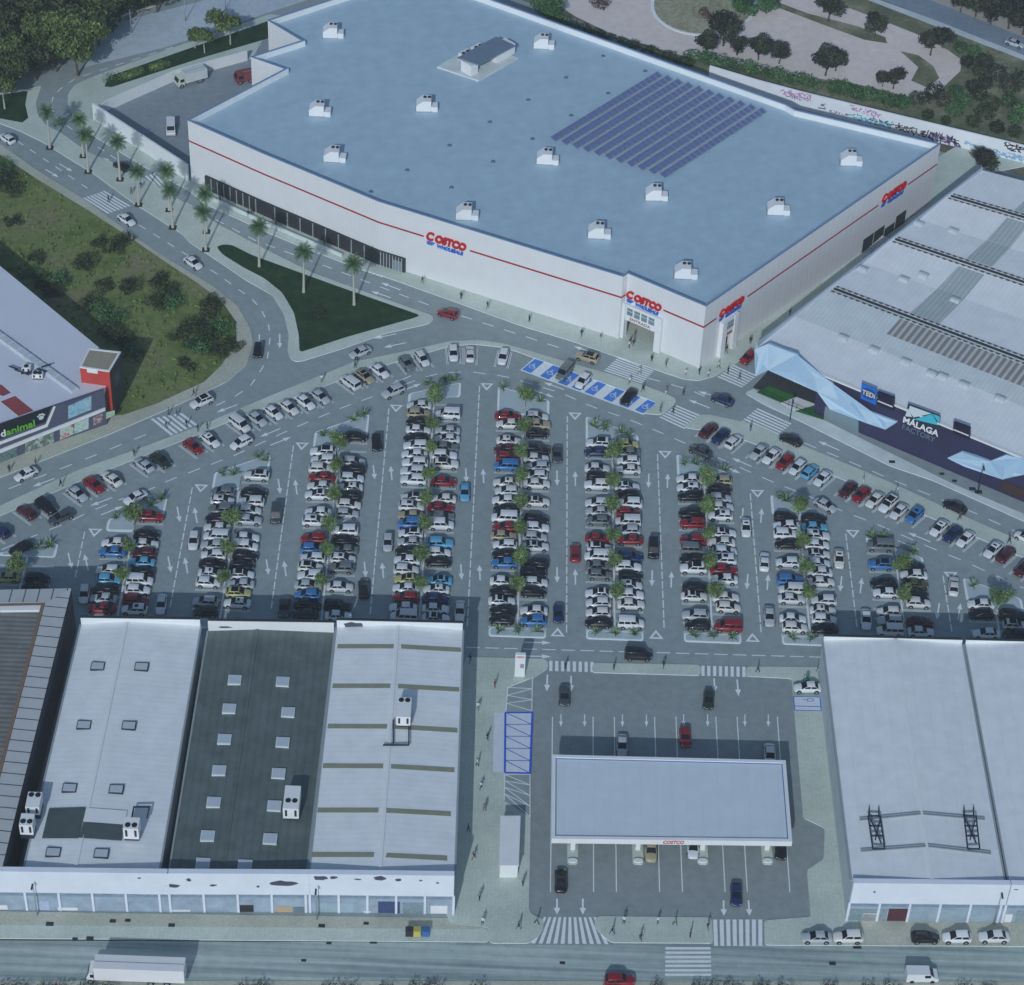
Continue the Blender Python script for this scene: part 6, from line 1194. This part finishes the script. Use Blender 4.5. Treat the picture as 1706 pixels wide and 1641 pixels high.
for i, (x, y, rad) in enumerate(((185, 136, 1.5), (207, 131, 1.1), (216, 128, 1.1), (224, 125, 1.1), (232, 122, 1.0), (258, 115, 1.0), (267, 112, 1.1), (276, 110, .9), (99, 208, 1.4))):
    bush('shrub', 'lot' if 0 < i < 8 else 'hedge', [(x, y), (x + 4, y - 1), (x - 3, y + 1)], rad, 320, f'clipped round shrub on the lawn strip behind the yard, {nth(i + 1)} from the west' if i < 8 else 'dark shrub round bed in the road bend', .17, .85, .15, 'shrub', 'shrubs on the lawn strip' if i < 8 else None)
bush('shrub', 'scrub', [(529, 527), (535, 524), (524, 524), (530, 520)], 1.3, 420, 'low round shrub on the triangular lawn', .17, .6, .15, 'shrub')
HILL = [(58, 432, 1.6), (100, 468, 2.2), (140, 442, 2.4), (178, 478, 1.6), (215, 482, 2.4), (262, 470, 2.0), (278, 492, 2.8), (290, 506, 2.6), (262, 508, 1.8), (350, 526, 2.6), (368, 552, 2.8), (345, 560, 2.6), (322, 548, 2.8), (330, 580, 2.6), (368, 590, 2.2), (300, 560, 1.6), (190, 536, 2.6), (170, 520, 2.6), (150, 508, 2.4), (206, 572, 2.6), (222, 590, 2.4), (186, 560, 2.8), (90, 488, 2.2), (70, 472, 2.0), (52, 456, 1.8), (190, 415, 1.6), (205, 402, 1.6), (165, 405, 1.4), (6, 300, 2.6), (18, 320, 2.2), (2, 282, 2.4), (352, 505, 1.8), (24, 370, 1.3), (388, 578, 1.6), (310, 610, 1.5)]
for i, (x, y, rad) in enumerate(sorted(HILL)):
    bush('bush', 'scrub' if i % 4 else 'hedge', [(x, y), (x + R.uniform(5, 14), y + R.uniform(-6, 6)), (x - R.uniform(5, 14), y + R.uniform(-6, 6)), (x + R.uniform(-6, 6), y - 7), (x + R.uniform(-9, 9), y + 6)], rad * .72, int(270 * rad), f'dark bush on the grassy hill above the pet shop, {nth(i + 1)} from the west', .24, .6, .1, 'bush', 'bushes on the grassy hill')
for i, x in enumerate((5, 30, 70, 95, 140, 175, 400, 430, 540, 575, 640, 690, 720, 790, 1010, 1090, 1160, 1190, 1215, 1262, 1300, 1375, 1440, 1480, 1600, 1640)):
    bush('kerb_shrub', 'rust' if i % 3 == 0 else 'scrub', [(x, 1651 - R.uniform(0, 4)), (x + 14, 1653)], .95, 130, f'dark shrub at the near edge of the street, {nth(i + 1)} from the west', .2, .9, .1, 'shrub', 'shrubs at the near street edge')
# loose tufts that make the hill rough
tf = MB()
for _ in range(1100):
    x, y = R.uniform(-20, 395), R.uniform(285, 665); p = at(x, y, .14)
    edge = [(0, 262), (60, 302), (140, 352), (219, 403), (274, 441), (330, 478), (366, 508), (388, 540), (388, 568), (365, 605), (335, 632), (262, 665)]
    inside = False; q = [(-30, 240)] + edge + [(205, 680), (205, 600), (0, 440), (-30, 420)]
    j = len(q) - 1
    for i in range(len(q)):
        if (q[i][1] > y) != (q[j][1] > y) and x < (q[j][0] - q[i][0]) * (y - q[i][1]) / (q[j][1] - q[i][1]) + q[i][0]: inside = not inside
        j = i
    if not inside: continue
    for _k in range(2):
        a = R.uniform(0, 6.28); d = Vector((math.cos(a), math.sin(a), 0)) * R.uniform(.15, .4); h_ = R.uniform(.2, .55); o_ = Vector((R.uniform(-.4, .4), R.uniform(-.4, .4), 0)); tf.face([p + o_ - d, p + o_ + d, p + o_ + d * .5 + Vector((.1, .1, h_)), p + o_ - d * .6 + Vector((0, .1, h_))], R.choice((0, 0, 0, 2)))
o = tf.build('grass', [mat('grass blade', (.15, .21, .06), .8, .2, .3), mat('dry grass blade', (.26, .26, .13), .8, .2, .3), mat('dark grass blade', (.08, .11, .035), .8, .2, .3)]); o['kind'] = 'stuff'; tag(o, 'rough grass tufts on the hill above the pet shop', 'grass')
# ================================================================== people
SKIN = mat('skin', (.42, .28, .21), .6, 0); HAIR = mat('dark hair', (.03, .022, .02), .7, 0); SHOE = mat('dark shoe', (.02, .02, .022), .6, 0)
CL = {'black': (.012, .012, .016), 'white': (.70, .71, .72), 'grey': (.16, .17, .18), 'blue': (.05, .09, .22), 'red': (.30, .03, .04), 'beige': (.38, .33, .25), 'green': (.05, .09, .06)}
CM = {k: mat('cloth ' + k, c, .85, 0) for k, c in CL.items()}
def body_mesh(step, arm, bag):
    me = bpy.data.meshes.new('person'); J = {'pel': (0, 0, .95, .135), 'sp': (0, 0, 1.18, .125), 'ch': (0, 0.01, 1.38, .15), 'nk': (0, .0, 1.52, .06), 'hd0': (0, .015, 1.62, .085), 'hd1': (0, .02, 1.72, .10), 'hd2': (0, .005, 1.80, .07), 'ns': (0, .10, 1.665, .022)}
    E_ = [('pel', 'sp'), ('sp', 'ch'), ('ch', 'nk'), ('nk', 'hd0'), ('hd0', 'hd1'), ('hd1', 'hd2'), ('hd0', 'ns')]
    for s, sg in (('l', -1), ('r', 1)):
        f = step * sg
        J.update({'hip' + s: (.095 * sg, .0, .9, .095), 'kn' + s: (.10 * sg, .16 * f + .03, .50, .062), 'an' + s: (.10 * sg, .30 * f - (.06 if f < 0 else 0), .09, .042), 'to' + s: (.11 * sg, .30 * f + .15, .04, .035), 'sh' + s: (.19 * sg, 0, 1.42, .065), 'el' + s: (.25 * sg, -.12 * f * arm, 1.15, .045), 'wr' + s: (.26 * sg, -.12 * f * arm + .12, .92, .032), 'ha' + s: (.25 * sg, -.12 * f * arm + .15, .83, .036), 'fi' + s: (.245 * sg, -.12 * f * arm + .18, .75, .02), 'th' + s: (.215 * sg, -.12 * f * arm + .19, .84, .014)})
        E_ += [('pel', 'hip' + s), ('hip' + s, 'kn' + s), ('kn' + s, 'an' + s), ('an' + s, 'to' + s), ('ch', 'sh' + s), ('sh' + s, 'el' + s), ('el' + s, 'wr' + s), ('wr' + s, 'ha' + s), ('ha' + s, 'fi' + s), ('ha' + s, 'th' + s)]
    K = list(J); me.from_pydata([J[k][:3] for k in K], [(K.index(a), K.index(b)) for a, b in E_], []); o = bpy.data.objects.new('person', me); COL.objects.link(o)
    sk = o.modifiers.new('skin', 'SKIN'); 
    for i, k in enumerate(K): v = me.skin_vertices[0].data[i]; v.radius = (J[k][3], J[k][3] * (.75 if k in ('pel', 'sp', 'ch') else 1)); v.use_root = (k == 'pel')
    sb = o.modifiers.new('sub', 'SUBSURF'); sb.levels = 1; sb.render_levels = 1
    nm = bpy.data.meshes.new_from_object(o.evaluated_get(bpy.context.evaluated_depsgraph_get())); bpy.data.objects.remove(o)
    nm.materials.clear()
    for m_ in (CM['black'], CM['grey'], SKIN, HAIR, SHOE): nm.materials.append(m_)
    for f in nm.polygons:
        c = f.center; f.use_smooth = True
        f.material_index = 4 if c.z < .10 else 3 if c.z > 1.72 or (c.z > 1.58 and c.y < -.02) else 2 if c.z > 1.5 or (abs(c.x) > .19 and c.z < .95 and c.z > .6) else 0 if c.z > .98 or abs(c.x) > .2 else 1
    return nm
BM = [body_mesh(s, a, 0) for s, a in ((1, 1), (-1, 1), (.5, .6), (.15, .3))]
ZONES = {
 'the promenade crossing': [(181, 336, 'black', 'black'), (219, 323, 'grey', 'black'), (235, 314, 'black', 'grey')],
 'the pavement before the dark louvred wall': [(367, 337, 'black', 'black'), (414, 362, 'black', 'grey'), (419, 360, 'grey', 'black'), (460, 378, 'black', 'black'), (541, 409, 'green', 'black')],
 'the crossing by the pet shop': [(281, 691, 'grey', 'black'), (295, 693, 'black', 'blue'), (311, 710, 'black', 'black'), (277, 713, 'blue', 'grey')],
 'the pavement beside the pet shop street': [(323, 660, 'black', 'grey'), (16, 786, 'black', 'black'), (60, 775, 'grey', 'black')],
 'the strip pavement above the west bays': [(330, 719, 'black', 'grey'), (345.6, 715, 'black', 'black'), (224, 760, 'black', 'green'), (101.6, 810, 'black', 'black'), (536, 637, 'white', 'grey'), (591.5, 613, 'black', 'black')],
 'the pavement along the store front': [(703.6, 472, 'black', 'grey'), (768, 498, 'black', 'black'), (812, 514, 'black', 'grey'), (881.6, 536, 'black', 'black'), (968.6, 561, 'black', 'grey'), (1000, 567, 'grey', 'white')],
 'the store entrance': [(1050, 572, 'black', 'beige'), (1057, 563, 'grey', 'grey'), (1048, 579, 'white', 'black'), (1055, 576, 'black', 'grey'), (1085.5, 602, 'black', 'black'), (1109.7, 610, 'grey', 'black')],
 'the store corner': [(1142, 626, 'white', 'beige'), (1165, 623, 'black', 'black'), (1180, 628, 'white', 'grey'), (1197, 613, 'white', 'black'), (1210, 587, 'black', 'grey'), (1250, 572, 'black', 'black'), (1315.5, 525, 'grey', 'grey')],
 'the alley crossing': [(1212.6, 622, 'black', 'black'), (1231.5, 633, 'blue', 'grey')],
 'the crossing before the entrance': [(1065, 623, 'white', 'grey'), (1048.6, 639, 'white', 'grey'), (1071, 652, 'black', 'black')],
 'the strip before the disabled bays': [(1109, 657, 'grey', 'white'), (1138, 659, 'black', 'green'), (1121, 689, 'black', 'black'), (1100, 686, 'grey', 'green')],
 'the mall street and its strip': [(1250, 718, 'black', 'blue'), (1438, 804, 'grey', 'white'), (1493.6, 823, 'white', 'grey'), (1598, 866, 'green', 'black'), (1681, 906, 'black', 'black')],
 'the pavement above the forecourt': [(941.6, 1114, 'black', 'black'), (1022, 1116, 'black', 'green'), (1105, 1112, 'black', 'black'), (1262, 1120, 'black', 'black'), (1362, 1119, 'black', 'grey')],
 'the pavement beside the banded roof unit': [(783, 1103, 'black', 'blue'), (824, 1145, 'black', 'red'), (796, 1182, 'white', 'grey'), (812, 1232, 'black', 'black'), (795, 1276, 'white', 'black'), (801, 1314, 'white', 'black'), (807, 1351, 'grey', 'grey'), (780, 1385, 'black', 'black'), (789, 1431, 'black', 'red'), (799, 1499, 'grey', 'black'), (804, 1540, 'white', 'green'), (871, 1475, 'grey', 'black')],
 'the near pavement before the forecourt': [(864, 1548, 'black', 'blue'), (894, 1539, 'grey', 'black'), (1020, 1556, 'black', 'blue'), (1039, 1539, 'white', 'black'), (1067, 1566, 'black', 'green'), (1096, 1539, 'white', 'blue'), (1124, 1541, 'beige', 'green'), (1150, 1561, 'black', 'black'), (1179, 1548, 'black', 'grey')]}
for zn, L in ZONES.items():
    for i, (x, y, tp, tr) in enumerate(sorted(L)):
        p = at(x, y, .13); o = link('person', R.choice(BM), None, (p.x, p.y, .125 if y > 1090 or 'pavement' in zn or 'strip' in zn else .03)); s = R.uniform(1.0, 1.12); o.scale = (s, s, s); o.rotation_euler = (0, 0, R.uniform(0, 6.28))
        for k, c in ((0, tp), (1, tr)): o.material_slots[k].link = 'OBJECT'; o.material_slots[k].material = CM[c]
        tag(o, (f'person all in {tp}' if tp == tr else f'person in {tp} and {tr}') + f' on {zn}, {nth(i + 1)} from west', 'person', None)
# ================================================================== street furniture
for x, y, h, lb in ((62, 1524, 7.2, 'street lamp before the skylight roofed unit'), (528, 1532, 7.2, 'street lamp before the banded roof unit'), (1656, 1538, 7.2, 'street lamp before the large pale unit'), (1629, 822, 6.5, 'street lamp on the mall pavement'), (1316, 700, 5, 'short lamp post at the mall corner')):
    p = at(x, y, .1); u = empty('street_lamp', (p.x, p.y, .1), 0, 'slim dark ' + lb, 'street lamp'); mb = MB(); mb.tube((0, 0, 0), (0, 0, h), .11, .06); mb.build('post', GREY if y > 1000 else BLKF, u)
    mb = MB(); mb.box((0, -.5, h), (.28, 1.1, .12)); mb.build('lamp_head', BLKF, u)
for x, c, lb in ((682, (.03, .03, .035), 'dark waste container'), (695, (.55, .50, .12), 'yellow waste container'), (709, (.06, .16, .42), 'blue waste container')):
    p = at(x, 1557, .12); u = empty('waste_container', (p.x, p.y, .12), 0, lb + ' on the pavement before the banded roof unit', 'waste container'); mb = MB(); mb.box((0, 0, .12), (1.15, 1.0, 1.1), 0, 0, .92); mb.build('bin_body', mat(lb, c, .5, .1), u); mb = MB(); mb.box((0, 0, 1.22), (1.2, 1.05, .16), 0, 0, .9); mb.build('lid', mat(lb + ' lid', sc(c, .7), .5, 0), u)
    for sx in (-.45, .45): mb = MB(); mb.tube((sx, -.4, .1), (sx, -.3, .1), .1, seg=8); mb.build('wheel', BLACK, u)
p = at(1344, 1137, .13); u = empty('charging_post', (p.x, p.y, .13), 0, 'green charging post behind the white car at the charging bay', 'charging post'); mb = MB(); mb.box((0, 0, 0), (.5, .35, 1.6)); mb.build('cabinet', mat('charger green', (.05, .22, .16), .4, 0), u); mb = MB()
for k in range(8): t0, t1 = k * .5, (k + 1) * .5; mb.tube((.5 * math.cos(t0) - .2, -.4, 1.0 + .5 * math.sin(t0)), (.5 * math.cos(t1) - .2, -.4, 1.0 + .5 * math.sin(t1)), .06)
mb.build('cable', BLACK, u)
gr = empty('guard_rail', at(169, 41), 0, 'cream guard rail along the road beside the small wood', 'guard rail'); P = pts([(150, 47), (169, 41), (230, 22), (303, 0), (380, -24)]); mb = MB()
for a, b in zip(P, P[1:]): mb.beam(a + Vector((0, 0, .4)), b + Vector((0, 0, .4)), .2, .5)
under(gr, mb.build('rail', mat('cream rail', (.50, .45, .34), .7, .15, .6)))
for a, b in zip(P, P[1:]):
    for k in range(4): q = a.lerp(b, k / 4); mb = MB(); mb.box((q.x, q.y, -.05), (.15, .15, .5)); under(gr, mb.build('post', GREY))
for x, y, h in ((219, 55, 6), (309, 35, 6), (376, 16, 6)):
    p = at(x, y, 0); u = empty('street_lamp', (p.x, p.y, 0), 0, f'thin street lamp on the road beside the small wood, {nth([219, 309, 376].index(x) + 1)} from the west', 'street lamp'); mb = MB(); mb.tube((0, 0, 0), (0, 0, h), .11, .06); mb.build('post', GREY, u); mb = MB(); mb.box((.6, 0, h), (1.4, .25, .12)); mb.build('lamp_head', BLKF, u)
